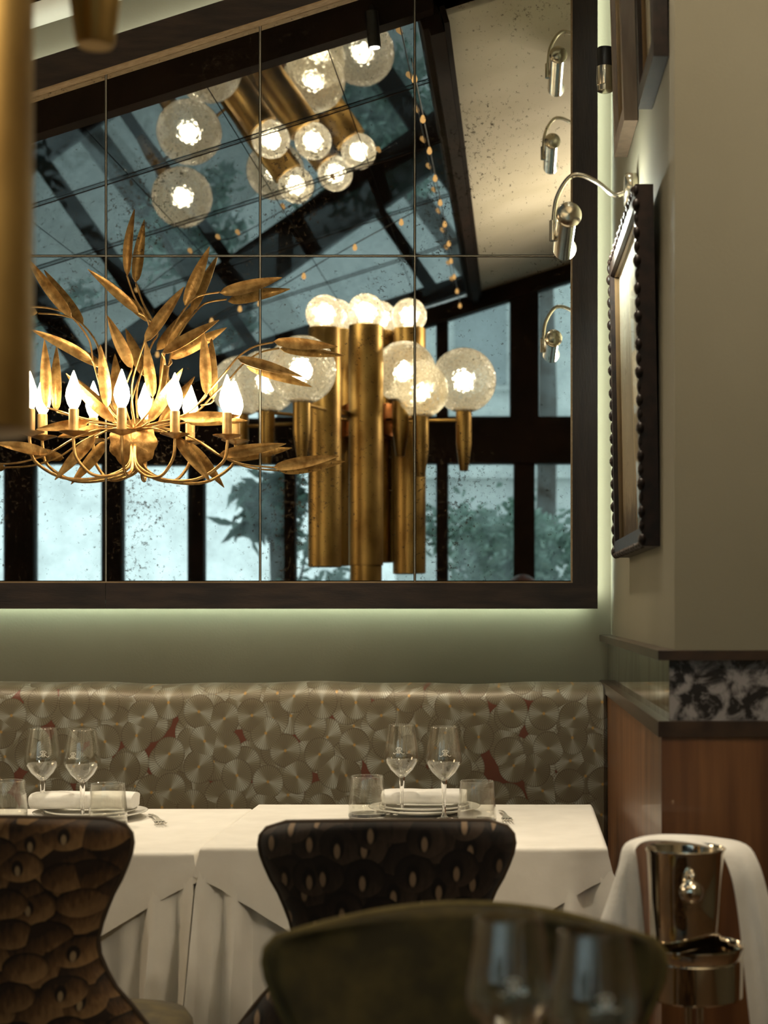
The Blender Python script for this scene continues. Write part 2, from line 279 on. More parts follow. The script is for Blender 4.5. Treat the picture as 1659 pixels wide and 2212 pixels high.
# ---------------------------------------------------------------- mesh helpers
class MB:
    def __init__(s): s.v = []; s.f = []
    def add(s, vs, fs):
        k = len(s.v); s.v += [Vector(v) for v in vs]; s.f += [tuple(i+k for i in f) for f in fs]; return s
    def box(s, lo, hi):
        (a, b, c), (d, e, f) = lo, hi
        return s.add([(a, b, c), (d, b, c), (d, e, c), (a, e, c), (a, b, f), (d, b, f), (d, e, f), (a, e, f)],
                     [(3, 2, 1, 0), (4, 5, 6, 7), (0, 1, 5, 4), (1, 2, 6, 5), (2, 3, 7, 6), (3, 0, 4, 7)])
    def hexa(s, p):                      # eight corners, bottom four then top four
        return s.add(p, [(3, 2, 1, 0), (4, 5, 6, 7), (0, 1, 5, 4), (1, 2, 6, 5), (2, 3, 7, 6), (3, 0, 4, 7)])
    def beam(s, a, b, w, h, up=(0, 0, 1)):
        a, b = Vector(a), Vector(b); d = (b-a).normalized(); r = d.cross(Vector(up)).normalized(); u = r.cross(d)
        r *= w/2; u *= h/2
        return s.hexa([a-r-u, a+r-u, b+r-u, b-r-u, a-r+u, a+r+u, b+r+u, b-r+u])
    def tube(s, pts, rad, n=8, cap=True):
        pts = [Vector(p) for p in pts]; m = len(pts); rad = rad if isinstance(rad, (list, tuple)) else [rad]*m
        vs = []; fs = []; ref = None
        for i, p in enumerate(pts):
            t = (pts[min(i+1, m-1)]-pts[max(i-1, 0)]).normalized()
            if ref is None: ref = t.orthogonal().normalized()
            ref = (ref-t*ref.dot(t)).normalized(); bi = t.cross(ref)
            for k in range(n):
                a = 2*PI*k/n; vs.append(p+(ref*math.cos(a)+bi*math.sin(a))*rad[i])
        for i in range(m-1):
            for k in range(n): fs.append((i*n+k, i*n+(k+1) % n, (i+1)*n+(k+1) % n, (i+1)*n+k))
        if cap: fs.append(tuple(range(n-1, -1, -1))); fs.append(tuple((m-1)*n+k for k in range(n)))
        return s.add(vs, fs)
    def lathe(s, prof, c=(0, 0, 0), n=32, mod=None, close=True):   # prof [(r,z)]
        vs = []; fs = []; m = len(prof)
        for i, (r, z) in enumerate(prof):
            for k in range(n):
                a = 2*PI*k/n; q = r*(mod(a, i) if mod else 1); vs.append((c[0]+q*math.cos(a), c[1]+q*math.sin(a), c[2]+z))
        for i in range(m-1):
            for k in range(n): fs.append((i*n+k, i*n+(k+1) % n, (i+1)*n+(k+1) % n, (i+1)*n+k))
        if close:
            if prof[0][0] > 1e-6: fs.append(tuple(range(n-1, -1, -1)))
            if prof[-1][0] > 1e-6: fs.append(tuple((m-1)*n+k for k in range(n)))
        return s.add(vs, fs)
    def sphere(s, c, r, nu=24, nv=14):
        return s.lathe([(max(1e-5, r*math.sin(PI*i/nv)), -r*math.cos(PI*i/nv)) for i in range(nv+1)], c, nu)
    def grid(s, rows, closed=False):
        m = len(rows); k = len(rows[0]); vs = [v for r in rows for v in r]; fs = []
        for i in range(m-1):
            for j in range(k if closed else k-1): fs.append((i*k+j, i*k+(j+1) % k, (i+1)*k+(j+1) % k, (i+1)*k+j))
        return s.add(vs, fs)
WORLD = {}
def build(s, name, mat, parent=None, smooth=False, origin=None):
    if parent is not None and origin is None: origin = WORLD[parent.name]
    xs = s.v
    if origin is None:
        org = Vector(((min(v.x for v in xs)+max(v.x for v in xs))/2, (min(v.y for v in xs)+max(v.y for v in xs))/2, min(v.z for v in xs)))
    else: org = Vector(origin)
    me = bpy.data.meshes.new(name); me.from_pydata([v-org for v in xs], [], s.f); me.update()
    if mat: me.materials.append(mat)
    if smooth:
        for p in me.polygons: p.use_smooth = True
        if smooth is not True: me.set_sharp_from_angle(angle=smooth)
    o = bpy.data.objects.new(name, me); COL.objects.link(o); WORLD[o.name] = org
    if parent is not None: o.parent = parent; o.location = org-WORLD[parent.name]
    else: o.location = org
    return o
MB.build = build
AUTO = math.radians(40)
def tag(o, label=None, cat=None, group=None, kind=None):
    if label: o['label'] = label
    if cat: o['category'] = cat
    if group: o['group'] = group
    if kind: o['kind'] = kind
    return o
def empty(name, loc, label=None, cat=None, group=None, kind=None):
    o = bpy.data.objects.new(name, None); COL.objects.link(o); o.location = loc; o.empty_display_size = 0.05
    WORLD[o.name] = Vector(loc); return tag(o, label, cat, group, kind)
def share(name, src, parent, loc, rot=None, scale=None):   # another piece on the same mesh data, loc in world space
    o = bpy.data.objects.new(name, src.data); COL.objects.link(o); o.parent = parent
    o.location = Vector(loc)-WORLD[parent.name]
    if rot is not None: o.rotation_euler = rot
    if scale is not None: o.scale = scale
    return o
def copy_tree(root, loc, rotz=0.0, label=None, group=None):
    r = root.copy(); COL.objects.link(r); r.location = loc; r.rotation_euler = (0, 0, rotz)
    if label: r['label'] = label
    if group: r['group'] = group
    for ch in root.children:
        c = ch.copy(); COL.objects.link(c); c.parent = r
        for g in ch.children:
            e = g.copy(); COL.objects.link(e); e.parent = c
    return r
def smoothpath(pts, k=8):                # Catmull-Rom
    pts = [Vector(p) for p in pts]; out = []
    for i in range(len(pts)-1):
        p0, p1, p2, p3 = pts[max(i-1, 0)], pts[i], pts[i+1], pts[min(i+2, len(pts)-1)]
        for j in range(k):
            t = j/k; out.append(0.5*((2*p1)+(p2-p0)*t+(2*p0-5*p1+4*p2-p3)*t*t+(3*p1-p0-3*p2+p3)*t**3))
    return out+[pts[-1]]
def lerp(xs, ys, x):
    if x <= xs[0]: return ys[0]
    for i in range(len(xs)-1):
        if x <= xs[i+1]:
            t = (x-xs[i])/(xs[i+1]-xs[i]); t = t*t*(3-2*t)*0.35+t*0.65; return ys[i]+(ys[i+1]-ys[i])*t
    return ys[-1]

# ================================================================ STRUCTURE
def struct(o): o['kind'] = 'structure'; return o
GD = 4.85                                # distance of the window wall from the mirror wall
XL, XR = -3.05, 2.3
struct(MB().box((XL, -GD-0.1, -0.1), (XR, 0.1, 0.0)).build('floor', m_floor))
struct(MB().box((XL, 0.045, 0.0), (0.33, 0.145, 3.25)).build('wall_back', m_wall))
# side wall with the pictures: runs from the mirror wall to the outer corner
def wx(d): return 0.236+(0.259-0.236)*d/1.47      # X of the side wall at distance d
struct(MB().hexa([(wx(0), 0.045, 0), (wx(0)+0.09, 0.045, 0), (wx(1.47)+0.09, -1.40, 0), (wx(1.47), -1.47, 0),
                  (wx(0), 0.045, 3.25), (wx(0)+0.09, 0.045, 3.25), (wx(1.47)+0.09, -1.40, 3.25), (wx(1.47), -1.47, 3.25)]).build('wall_right', m_wall))
struct(MB().box((wx(1.47)+0.0, -1.47, 0), (XR, -1.395, 3.85)).build('wall_right_return', m_wall))
struct(MB().box((XR, -GD-0.1, 0), (XR+0.1, -1.395, 3.85)).build('wall_far_right', m_wall))
struct(MB().box((XL-0.1, -GD-0.1, 0), (XL, 0.145, 2.15)).build('wall_left', m_plaster))
# plaster ceiling: high strip over the mirror, sloping plaster to the right of the glass
XB = -0.25                               # the beam between glass and plaster
ceil = MB()
def slab(mb, x0, x1, d0, d1, fz, t=0.06):
    mb.hexa([(x0, -d0, fz(x0, d0)), (x0, -d1, fz(x0, d1)), (x1, -d1, fz(x1, d1)), (x1, -d0, fz(x1, d0)),
             (x0, -d0, fz(x0, d0)+t), (x0, -d1, fz(x0, d1)+t), (x1, -d1, fz(x1, d1)+t), (x1, -d0, fz(x1, d0)+t)])
hi = lambda x, d: 3.13+RB*x
slab(ceil, XL, 0.34, -0.14, 0.455, hi)
slab(ceil, XB, XR+0.1, 0.45, GD+0.1, roofz)
ceiling = struct(ceil.build('ceiling', m_plaster))
h = MB(); h.hexa([(XL, -0.40, roofz(XL, .4)-0.005), (XB, -0.40, roofz(XB, .4)-0.005), (XB, -0.46, roofz(XB, .46)-0.005), (XL, -0.46, roofz(XL, .46)-0.005),
                  (XL, -0.40, hi(XL, 0)), (XB, -0.40, hi(XB, 0)), (XB, -0.46, hi(XB, 0)), (XL, -0.46, hi(XL, 0))])
tag(h.build('header_beam', m_roofwood, ceiling), 'dark timber header at the top of the glass roof')
MB().hexa([(XB, -0.45, roofz(XB, .45)), (XR, -0.45, roofz(XR, .45)), (XR, -0.5, roofz(XR, .5)), (XB, -0.5, roofz(XB, .5)),
           (XB, -0.45, hi(XB, 0)), (XR, -0.45, hi(XR, 0)), (XR, -0.5, hi(XR, 0)), (XB, -0.5, hi(XB, 0))]).build('plaster_step', m_plaster, ceiling)
up = Vector((-RB, 0, 1)).normalized()
# main beam along the glass edge (three stepped members) and the rafters
for dx, wd, ht, dz in ((0.0, 0.042, 0.08, -0.02), (0.030, 0.016, 0.05, -0.012), (-0.030, 0.016, 0.05, -0.012)):
    MB().beam((XB+dx, -0.45, roofz(XB+dx, .45)+dz), (XB+dx, -GD, roofz(XB+dx, GD)+dz), wd, ht, up).build('edge_beam', m_roofwood, ceiling)
RX = [XB, -0.56, -0.91, -1.27, -1.63, -1.99, -2.35, -2.71, XL]
for x in RX[1:-1]:
    MB().beam((x, -0.46, roofz(x, .46)+0.045), (x, -GD, roofz(x, GD)+0.045), 0.070, 0.035, up).build('rafter', m_roofwood, ceiling)
# heavy diagonal brace and its lighter companion
def brace(p1, p2, wd, ht, dz, nm):
    a, b = ROOF(*p1), ROOF(*p2); a.z += dz; b.z += dz
    MB().beam(a, b, wd, ht, up).build(nm, m_roofwood, ceiling)
brace((-60, 868), (955, 300), 0.22, 0.05, 0.065, 'diagonal_brace')
brace((430, 900), (1015, 640), 0.10, 0.05, 0.07, 'diagonal_brace')
DB = [0.46, 1.05, 1.75, 2.55, 3.45, GD]
for i in range(len(RX)-1):
    for j in range(len(DB)-1):
        x0, x1 = RX[i]-0.0015, RX[i+1]+0.0015; d0, d1 = DB[j]+0.004, DB[j+1]-0.004; z = 0.012
        g = MB(); slab(g, x1, x0, d0, d1, lambda x, d: roofz(x, d)+z, 0.006); g.build('roof_pane', m_roofglass, ceiling)
for dd in DB[1:-1]:
    MB().beam((XL, -dd, roofz(XL, dd)+0.006), (XB, -dd, roofz(XB, dd)+0.006), 0.003, 0.004, (0, 0, 1)).build('glazing_bar', m_roofwood, ceiling)

# window wall behind the camera (seen in the mirror)
ZG = GD+D
def gx(px): return (px-VX)/F*ZG
def gz(py): return EYE+(VY-py)/F*ZG
win = struct(empty('window_1', (gx(600), -GD, 0)))
def wpost(x0, x1, y0, y1, nm, t=0.09):
    MB().box((gx(x0), -GD-t/2, gz(y0)), (gx(x1), -GD+t/2, gz(y1))).build(nm, m_roofwood, win)
def gtop(px): return VY-(roofz(gx(px), GD)-EYE)/ZG*F
LOW = 1420
for x0, x1 in ((-120, -60), (12, 76), (222, 266), (408, 442), (618, 642), (946, 971), (1112, 1158), (1290, 1330)):
    wpost(x0, x1, LOW, 1000, 'post')
for x0, x1 in ((560, 582), (946, 971), (1104, 1166), (1290, 1330)):
    wpost(x0, x1, 905, gtop(x0)+2, 'post')
wpost(-130, 1330, 1003, 903, 'rail', 0.12)
wpost(-130, 1330, LOW+20, LOW-20, 'rail')
for x0, x1 in ((-130, 470),):            # solid boarding under the low end of the roof
    MB().hexa([(gx(x0), -GD-.03, gz(905)), (gx(x1), -GD-.03, gz(905)), (gx(x1), -GD+.03, gz(905)), (gx(x0), -GD+.03, gz(905)),
               (gx(x0), -GD-.03, roofz(gx(x0), GD)), (gx(x1), -GD-.03, roofz(gx(x1), GD)), (gx(x1), -GD+.03, roofz(gx(x1), GD)), (gx(x0), -GD+.03, roofz(gx(x0), GD))]).build('boarding', m_roofwood, win)
MB().beam((gx(-130), -GD+0.02, roofz(gx(-130), GD)-0.05), (gx(1330), -GD+0.02, roofz(gx(1330), GD)-0.05), 0.10, 0.09, (0, 0, 1)).build('sloping_head', m_roofwood, win)
lows = [-60, 12, 76, 222, 266, 408, 442, 618, 642, 946, 971, 1112, 1158, 1290]
for a, b in zip(lows[0::2], lows[1::2]):
    MB().box((gx(a), -GD-.004, gz(LOW-20)), (gx(b), -GD+.004, gz(1003))).build('window_pane', m_window, win)
for a, b in ((470, 560), (582, 946), (971, 1104), (1166, 1290)):
    MB().hexa([(gx(a), -GD-.004, gz(903)), (gx(b), -GD-.004, gz(903)), (gx(b), -GD+.004, gz(903)), (gx(a), -GD+.004, gz(903)),
               (gx(a), -GD-.004, roofz(gx(a), GD)), (gx(b), -GD-.004, roofz(gx(b), GD)), (gx(b), -GD+.004, roofz(gx(b), GD)), (gx(a), -GD+.004, roofz(gx(a), GD))]).build('window_pane', m_window, win)
wf = MB().box((XL, -GD-0.06, 0), (XR, -GD+0.06, gz(LOW+20)))
wf.hexa([(gx(1330), -GD-.06, 0.9), (XR, -GD-.06, 0.9), (XR, -GD+.06, 0.9), (gx(1330), -GD+.06, 0.9),
         (gx(1330), -GD-.06, roofz(gx(1330), GD)), (XR, -GD-.06, roofz(XR, GD)), (XR, -GD+.06, roofz(XR, GD)), (gx(1330), -GD+.06, roofz(gx(1330), GD))])
struct(wf.build('wall_front', m_plaster))

# ledges, foxed mirror strip, mottled stone band and walnut panelling of the right-hand dado
Z1, Z2 = 1.138, 1.020
def lx(d, e): return wx(d)-e
def lshape(nm, e, zlo, zhi, mat, kind=None, far=0.04):
    d2 = 1.47+e; m = MB()
    m.hexa([(lx(0, e), far, zlo), (lx(0, 0)+.004, far, zlo), (lx(1.47, 0)+.004, -1.465, zlo), (lx(1.47, e), -d2, zlo),
            (lx(0, e), far, zhi), (lx(0, 0)+.004, far, zhi), (lx(1.47, 0)+.004, -1.465, zhi), (lx(1.47, e), -d2, zhi)])
    m.hexa([(lx(1.47, e), -d2, zlo), (lx(1.47, 0)+.004, -1.465, zlo), (1.6, -1.465, zlo), (1.6, -d2, zlo),
            (lx(1.47, e), -d2, zhi), (lx(1.47, 0)+.004, -1.465, zhi), (1.6, -1.465, zhi), (1.6, -d2, zhi)])
    return m.build(nm, mat)
tr = struct(lshape('trim_1', 0.030, Z1-0.016, Z1, m_ledge))
tr = struct(lshape('trim_2', 0.030, Z2-0.026, Z2, m_ledge))
e = 0.010
MB().hexa([(lx(0, e), 0.04, Z2), (lx(0, 0), 0.04, Z2), (lx(1.47, 0), -1.47, Z2), (lx(1.47, e), -1.47-e, Z2),
           (lx(0, e), 0.04, Z1-.016), (lx(0, 0), 0.04, Z1-.016), (lx(1.47, 0), -1.47, Z1-.016), (lx(1.47, e), -1.47-e, Z1-.016)]).build('foxed_mirror_strip', m_fox, tr)
tag(bpy.data.objects['foxed_mirror_strip'], 'strip of foxed mirror between the two ledges')
MB().box((lx(1.47, e)+.0005, -1.47-e, Z2), (1.6, -1.466, Z1-.016)).build('mottled_panel', m_marble, tr)
tag(bpy.data.objects['mottled_panel'], 'dark mottled stone panel between the two ledges')
struct(lshape('trim_3', 0.024, 0.0, Z2-0.026, m_walnut))

# ================================================================ MIRROR
FD = 0.034                               # frame stands proud of the glass
ZF = D-FD
def fx(px): return (px-VX)/F*ZF
def fz(py): return EYE+(VY-py)/F*ZF
def mx_(px): return (px-VX)/F*D
def mz_(py): return EYE+(VY-py)/F*D
SL = 105/333.0
def topz(x): return mz_(155)+SL*(x-mx_(229))      # top edge of the panes
XLm = mx_(-470)
mirror = empty('wall_mirror', (mx_(600), 0.0, fz(1315)), 'large antique panelled wall mirror in dark oak frame with a sloping top', 'mirror')
xs = [XLm, mx_(-105), mx_(229), mx_(562), mx_(896), mx_(1237)]
zj, zb, g = mz_(553), mz_(1256), 0.0012
for i in range(5):
    for half in (0, 1):
        x0, x1 = xs[i]+g, xs[i+1]-g
        m = MB()
        if half == 0: zz = (zb, zb, zj-g, zj-g)
        else: zz = (zj+g, zj+g, topz(x1), topz(x0))
        # bevelled sheet: front face slightly smaller than the back
        f0, b0, bv = 0.0, 0.006, 0.0022
        m.hexa([(x0, b0, zz[0]), (x0+bv, f0, zz[0]+bv), (x1-bv, f0, zz[1]+bv), (x1, b0, zz[1]),
                (x0, b0, zz[3]), (x0+bv, f0, zz[3]-bv), (x1-bv, f0, zz[2]-bv), (x1, b0, zz[2])])
        cx, cz = (x0+x1)/2, (zz[0]+zz[2])/2
        o = m.build('mirror_pane', m_mirror, mirror, origin=(cx, 0.003, cz))
        o.rotation_euler = (math.radians(R.uniform(-.05, .05)), 0, math.radians(R.uniform(-.05, .05)))
MB().hexa([(XLm, 0.010, zb-.02), (mx_(1262), 0.010, zb-.02), (mx_(1262), 0.030, zb-.02), (XLm, 0.030, zb-.02),
           (XLm, 0.010, topz(XLm)+.02), (mx_(1262), 0.010, topz(mx_(1262))+.02), (mx_(1262), 0.030, topz(mx_(1262))+.02), (XLm, 0.030, topz(XLm)+.02)]).build('backing_board', m_tanbead, mirror)
y0, y1 = -FD, 0.012
xi, xo = fx(1237), fx(1291); zi, zo = fz(1259), fz(1315)
ti = lambda x: topz(x)-0.004; to = lambda x: topz(x)+0.075
xs_ = fx(228)
for a, b in ((XLm-.06, xs_-.0006), (xs_+.0006, xo)):
    MB().box((a, y0, zo), (b, y1, zi)).build('frame_rail', m_dwood, mirror)
MB().hexa([(xi, y0, zi), (xo, y0, zi), (xo, y1, zi), (xi, y1, zi), (xi, y0, to(xi)), (xo, y0, to(xo)), (xo, y1, to(xo)), (xi, y1, to(xi))]).build('frame_stile', m_dwoodv, mirror)
MB().hexa([(XLm-.06, y0, zi), (XLm, y0, zi), (XLm, y1, zi), (XLm-.06, y1, zi), (XLm-.06, y0, to(XLm-.06)), (XLm, y0, to(XLm)), (XLm, y1, to(XLm)), (XLm-.06, y1, to(XLm-.06))]).build('frame_stile', m_dwoodv, mirror)
MB().hexa([(XLm, y0, ti(XLm)), (xi, y0, ti(xi)), (xi, y1, ti(xi)), (XLm, y1, ti(XLm)),
           (XLm, y0, to(XLm)), (xi, y0, to(xi)), (xi, y1, to(xi)), (XLm, y1, to(XLm))]).build('frame_rail', m_dwood, mirror)
# bead lining the frame; its tan along the top paints the candlelit underside
bd = 0.004
MB().hexa([(XLm, y0+.003, ti(XLm)-bd), (xi, y0+.003, ti(xi)-bd), (xi, -.001, ti(xi)-bd), (XLm, -.001, ti(XLm)-bd),
           (XLm, y0+.003, ti(XLm)), (xi, y0+.003, ti(xi)), (xi, -.001, ti(xi)), (XLm, -.001, ti(XLm))]).build('inner_bead', m_tanbead, mirror)
MB().box((XLm, y0+.004, zi), (xi, -.001, zi+.0035)).build('inner_bead', m_tanbead, mirror)
MB().box((xi-.0035, y0+.004, zi+.0035), (xi, -.001, ti(xi)-bd)).build('inner_bead', m_tanbead, mirror)
for x in xs[1:-1]: MB().box((x-.0011, -.0008, zb), (x+.0011, .004, topz(x)-.002)).build('joint_strip', m_joint, mirror)
MB().box((XLm, -.0007, zj-.0011), (xs[-1], .004, zj+.0011)).build('joint_strip', m_joint, mirror)
# LED strips on the back of the frame, washing the wall
lw = 0.006
MB().box((XLm, 0.014, zo+.016), (xo-.03, 0.020, zo+.016+lw)).build('led_strip', m_led, mirror)
MB().box((xo-.007, 0.0135, zo+.03), (xo-.002, 0.024, to(xo)-.05)).build('led_strip', emis('side_strip_glow', (0.88, 1.0, 0.84), 15.0), mirror)
m_led2 = emis('cove_strip_glow', (0.92, 1.0, 0.90), 7.0)
MB().hexa([(XLm, 0.012, to(XLm)-.012), (xo-.03, 0.012, to(xo)-.022), (xo-.03, 0.034, to(xo)-.022), (XLm, 0.034, to(XLm)-.012),
           (XLm, 0.012, to(XLm)-.006), (xo-.03, 0.012, to(xo)-.016), (xo-.03, 0.034, to(xo)-.016), (XLm, 0.034, to(XLm)-.006)]).build('led_strip', m_led2, mirror)

# ================================================================ LEAF SCONCE
def S(zx, zy, d): return P(zx/2.242, 430+zy/2.242, D-d)     # from measured points on the sconce
sconce = empty('leaf_candle_sconce', S(645, 1170, 0.0), 'gilded five-candle wall sconce with long metal leaves mounted on the mirror', 'wall lamp')
m = MB()
c = S(645, 1180, 0); prof = []
for k in range(28):
    a = 2*PI*k/28
for ring, (rr, dd) in enumerate(((0.062, 0.001), (0.058, 0.008), (0.038, 0.014), (0.018, 0.022), (0.001, 0.024))):
    row = [Vector((c.x+rr*(1+0.05*math.cos(9*2*PI*k/36))*math.cos(2*PI*k/36), -dd, c.z+rr*(1+0.05*math.cos(9*2*PI*k/36))*math.sin(2*PI*k/36))) for k in range(36)]
    if ring == 0: rows = []
    rows.append(row)
m.grid(rows, True); m.build('rosette', m_gold, sconce, True)
cand = [(145, 1132, 0.055), (357, 1133, 0.095), (590, 1128, 0.125), (847, 1143, 0.095), (1100, 1150, 0.060)]
dips = [1355, 1340, 1335, 1345, 1362]
for (zx, zy, d), dip in zip(cand, dips):
    cup = S(zx, zy, d); q = Vector((645, 1180)); s = 1 if zx > 645 else -1
    mid = (zx+645)/2
    pts = [S(645+s*8, 1190, 0.020), S(645+(zx-645)*0.05, 1290, 0.035+d*0.1), S(645+(zx-645)*0.32, dip-5, d*0.55), S(645+(zx-645)*0.68, dip-6, d*0.85), S(645+(zx-645)*0.95, dip-85, d), S(zx, zy+45, d), S(zx, zy+8, d)]
    MB().tube(smoothpath(pts, 6), 0.0042, 8).build('arm', m_goldr, sconce, True)
    MB().lathe([(0.002, -0.010), (0.012, -0.006), (0.036, 0.002), (0.037, 0.004), (0.012, 0.001), (0.010, 0.003)], cup, 24).build('drip_cup', m_goldr, sconce, AUTO)
    MB().lathe([(0.0125, 0.0), (0.0125, 0.060), (0.0105, 0.062)], cup, 16).build('candle_sleeve', m_candle, sconce, AUTO)
    MB().lathe([(0.009, 0.062), (0.016, 0.075), (0.0205, 0.092), (0.018, 0.110), (0.011, 0.130), (0.005, 0.148), (0.001, 0.158)], cup, 16).build('candle_bulb', m_bulb, sconce, True)
def leaf(a, b, wd, d0, d1, bow, roll):
    A, B = S(*a, d0), S(*b, d1); ax = B-A; L = ax.length; t = ax.normalized(); n = Vector((0, -1, 0)); n = (n-t*n.dot(t)).normalized(); sd = t.cross(n)
    n2 = n*math.cos(roll)+sd*math.sin(roll); sd2 = t.cross(n2)
    W = .92*wd/2.242/F*D; rows = []; N = 14
    for i in range(N+1):
        u = i/N; hw = W/2*(u**0.55*(1-u)**0.95/0.397)+0.0007
        cc = A+ax*u+n2*bow*L*math.sin(PI*u)
        row = [cc+sd2*hw*k+n2*(-0.35*hw*(1-abs(k))) for k in (-1, -0.55, 0, 0.55, 1)]
        back = [p+n2*-0.0018 for p in reversed(row)]
        rows.append(row+back)
    mm = MB(); mm.grid(rows, True); mm.f.append(tuple(range(9, -1, -1))); mm.f.append(tuple(N*10+k for k in range(10)))
    mm.build('leaf', m_gold, sconce, math.radians(50))
LV = [((615, 370), (650, 50), 60), ((345, 570), (130, 285), 62), ((670, 550), (425, 340), 56), ((895, 515), (1015, 230), 66), ((1065, 455), (1365, 380), 68), ((700, 690), (890, 425), 68),
      ((785, 745), (1060, 585), 70), ((445, 780), (150, 632), 60), ((640, 820), (520, 565), 66), ((225, 1010), (215, 680), 60), ((520, 1010), (485, 705), 70), ((740, 960), (705, 685), 60),
      ((1000, 950), (985, 635), 62), ((1325, 690), (1635, 715), 60), ((1150, 770), (1465, 860), 56), ((555, 1080), (320, 845), 66), ((720, 1080), (885, 820), 66), ((430, 1080), (175, 1115), 56),
      ((870, 1060), (1165, 1050), 58), ((460, 1150), (265, 1360), 64), ((850, 1150), (1020, 1370), 64), ((1060, 1240), (1385, 1185), 62), ((1325, 1300), (1640, 1245), 62), ((235, 1230), (-30, 1180), 64),
      ((130, 520), (-60, 470), 58), ((-40, 1285), (-300, 1240), 60)]
for k, (a, b, wd) in enumerate(LV): leaf(a, b, wd, 0.045+0.012*(k % 3), 0.055+0.02*((k*7) % 3), R.uniform(-0.06, 0.06), R.uniform(-0.5, 0.5))
for st in ([(655, 1110), (640, 900), (700, 690), (722, 610), (650, 470), (615, 370)], [(722, 610), (705, 570), (670, 550)], [(660, 1110), (760, 960), (800, 730), (840, 620), (900, 525), (960, 470), (1065, 450)],
           [(800, 800), (795, 770), (785, 745)], [(630, 1110), (520, 1000), (455, 800), (430, 680), (345, 570), (250, 530), (130, 520)], [(470, 850), (455, 800), (445, 780)],
           [(670, 1110), (900, 1040), (1010, 930), (1090, 840), (1150, 768), (1230, 715), (1325, 693)], [(960, 990), (985, 970), (1000, 950)],
           [(670, 1115), (800, 1110), (930, 1155), (1060, 1240), (1180, 1285), (1325, 1300)], [(620, 1115), (480, 1115), (360, 1160), (235, 1232), (100, 1275), (-40, 1285)],
           [(630, 1110), (400, 1060), (300, 1030), (225, 1010)], [(640, 1110), (560, 1060), (520, 1010)], [(650, 1110), (730, 1020), (740, 960)], [(640, 1110), (600, 960), (640, 820)],
           [(650, 1112), (600, 1105), (555, 1080)], [(650, 1112), (690, 1100), (720, 1080)], [(650, 1112), (530, 1090), (430, 1080)], [(650, 1112), (770, 1080), (870, 1060)],
           [(650, 1115), (550, 1110), (460, 1150)], [(650, 1115), (750, 1110), (850, 1150)]):
    n_ = len(st); MB().tube(smoothpath([S(x, y, 0.018+0.030*min(1, i/(n_-1)*1.6)) for i, (x, y) in enumerate(st)], 6), 0.0026, 6).build('stem', m_goldr, sconce, True)

# ================================================================ PICTURE LAMPS, PICTURES, WALL SPOT ON THE SIDE WALL
def picture_lamp(y_far, zc, X, label, first):
    """bar lamp: axis along the wall from d=y_far to y_far+0.31, open side to the wall"""
    L_, r = 0.31, 0.0265; yc = -(y_far+L_/2); root = empty('picture_lamp', (wx(y_far+L_/2)-0.002, yc, zc+0.06), label, 'picture lamp', 'picture lamps on the side wall')
    n = 22; rows = []
    a0, a1 = math.radians(-18), math.radians(232)        # open toward the wall and down (angle 0 = +X)
    for yy in (-y_far, -y_far-L_):
        out = [(X+r*math.cos(a0+(a1-a0)*k/n+1.1), yy, zc+r*math.sin(a0+(a1-a0)*k/n+1.1)) for k in range(n+1)]
        inn = [(X+(r-.0015)*math.cos(a0+(a1-a0)*k/n+1.1), yy, zc+(r-.0015)*math.sin(a0+(a1-a0)*k/n+1.1)) for k in range(n, -1, -1)]
        rows.append([Vector(p) for p in out+inn])
    mm = MB(); mm.grid(rows, True); mm.build('shade', m_nickel, root, AUTO)
    for yy, s in ((-y_far, 1), (-y_far-L_, -1)):         # domed end caps
        mm = MB(); rows = []
        for rr, dd in ((r, 0.0), (r*.97, .004), (r*.8, .009), (r*.45, .012), (.001, .013)):
            rows.append([Vector((X+rr*math.cos(2*PI*k/26), yy+s*(dd-.001), zc+rr*math.sin(2*PI*k/26))) for k in range(26)])
        rows.insert(0, [Vector((X+.001*math.cos(2*PI*k/26), yy-s*.002, zc+.001*math.sin(2*PI*k/26))) for k in range(26)])
        mm.grid(rows, True); mm.build('end_cap', m_nickel, root, AUTO)
    MB().tube([(X+.004, -y_far-.012, zc-.003), (X+.004, -y_far-L_+.012, zc-.003)], 0.012, 12)  .build('lamp_tube', m_picbulb if first else m_picbulb2, root, AUTO)
    w0 = wx(y_far+L_/2); k = (w0-X)
    arm = [(w0-.028, yc, zc+.085), (w0-.05, yc, zc+.080), (w0-k*.55, yc, zc+.105), (w0-k*.80, yc, zc+.122), (X+.004, yc, zc+.115), (X-.020, yc, zc+.075), (X-.027, yc, zc+.03), (X-.028, yc, zc-.012)]
    MB().tube(smoothpath(arm, 6), 0.0055, 10).build('arm', m_nickel, root, True)
    MB().tube([(X-.0285, yc, zc+.025), (X-.0285, yc, zc-.018)], 0.0085, 10).build('clamp', m_nickel, root, AUTO)
    mm = MB(); rows = []
    for rr, xx in ((.001, w0), (.034, w0), (.036, w0-.004), (.036, w0-.024), (.033, w0-.028), (.001, w0-.030)):
        rows.append([Vector((xx, yc+rr*math.cos(2*PI*k/28), zc+.09+rr*math.sin(2*PI*k/28))) for k in range(28)])
    mm.grid(rows, True); mm.build('wall_mount', m_nickel, root, AUTO)
    return root
picture_lamp(0.60, 2.007, 0.0975, 'satin nickel picture lamp over the carved frame, nearest the viewer', True)
picture_lamp(0.55, 2.83, 0.110, 'topmost picture lamp seen only in the mirror, upper right', False)
picture_lamp(1.10, 2.735, 0.103, 'second picture lamp from the top seen only in the mirror', False)

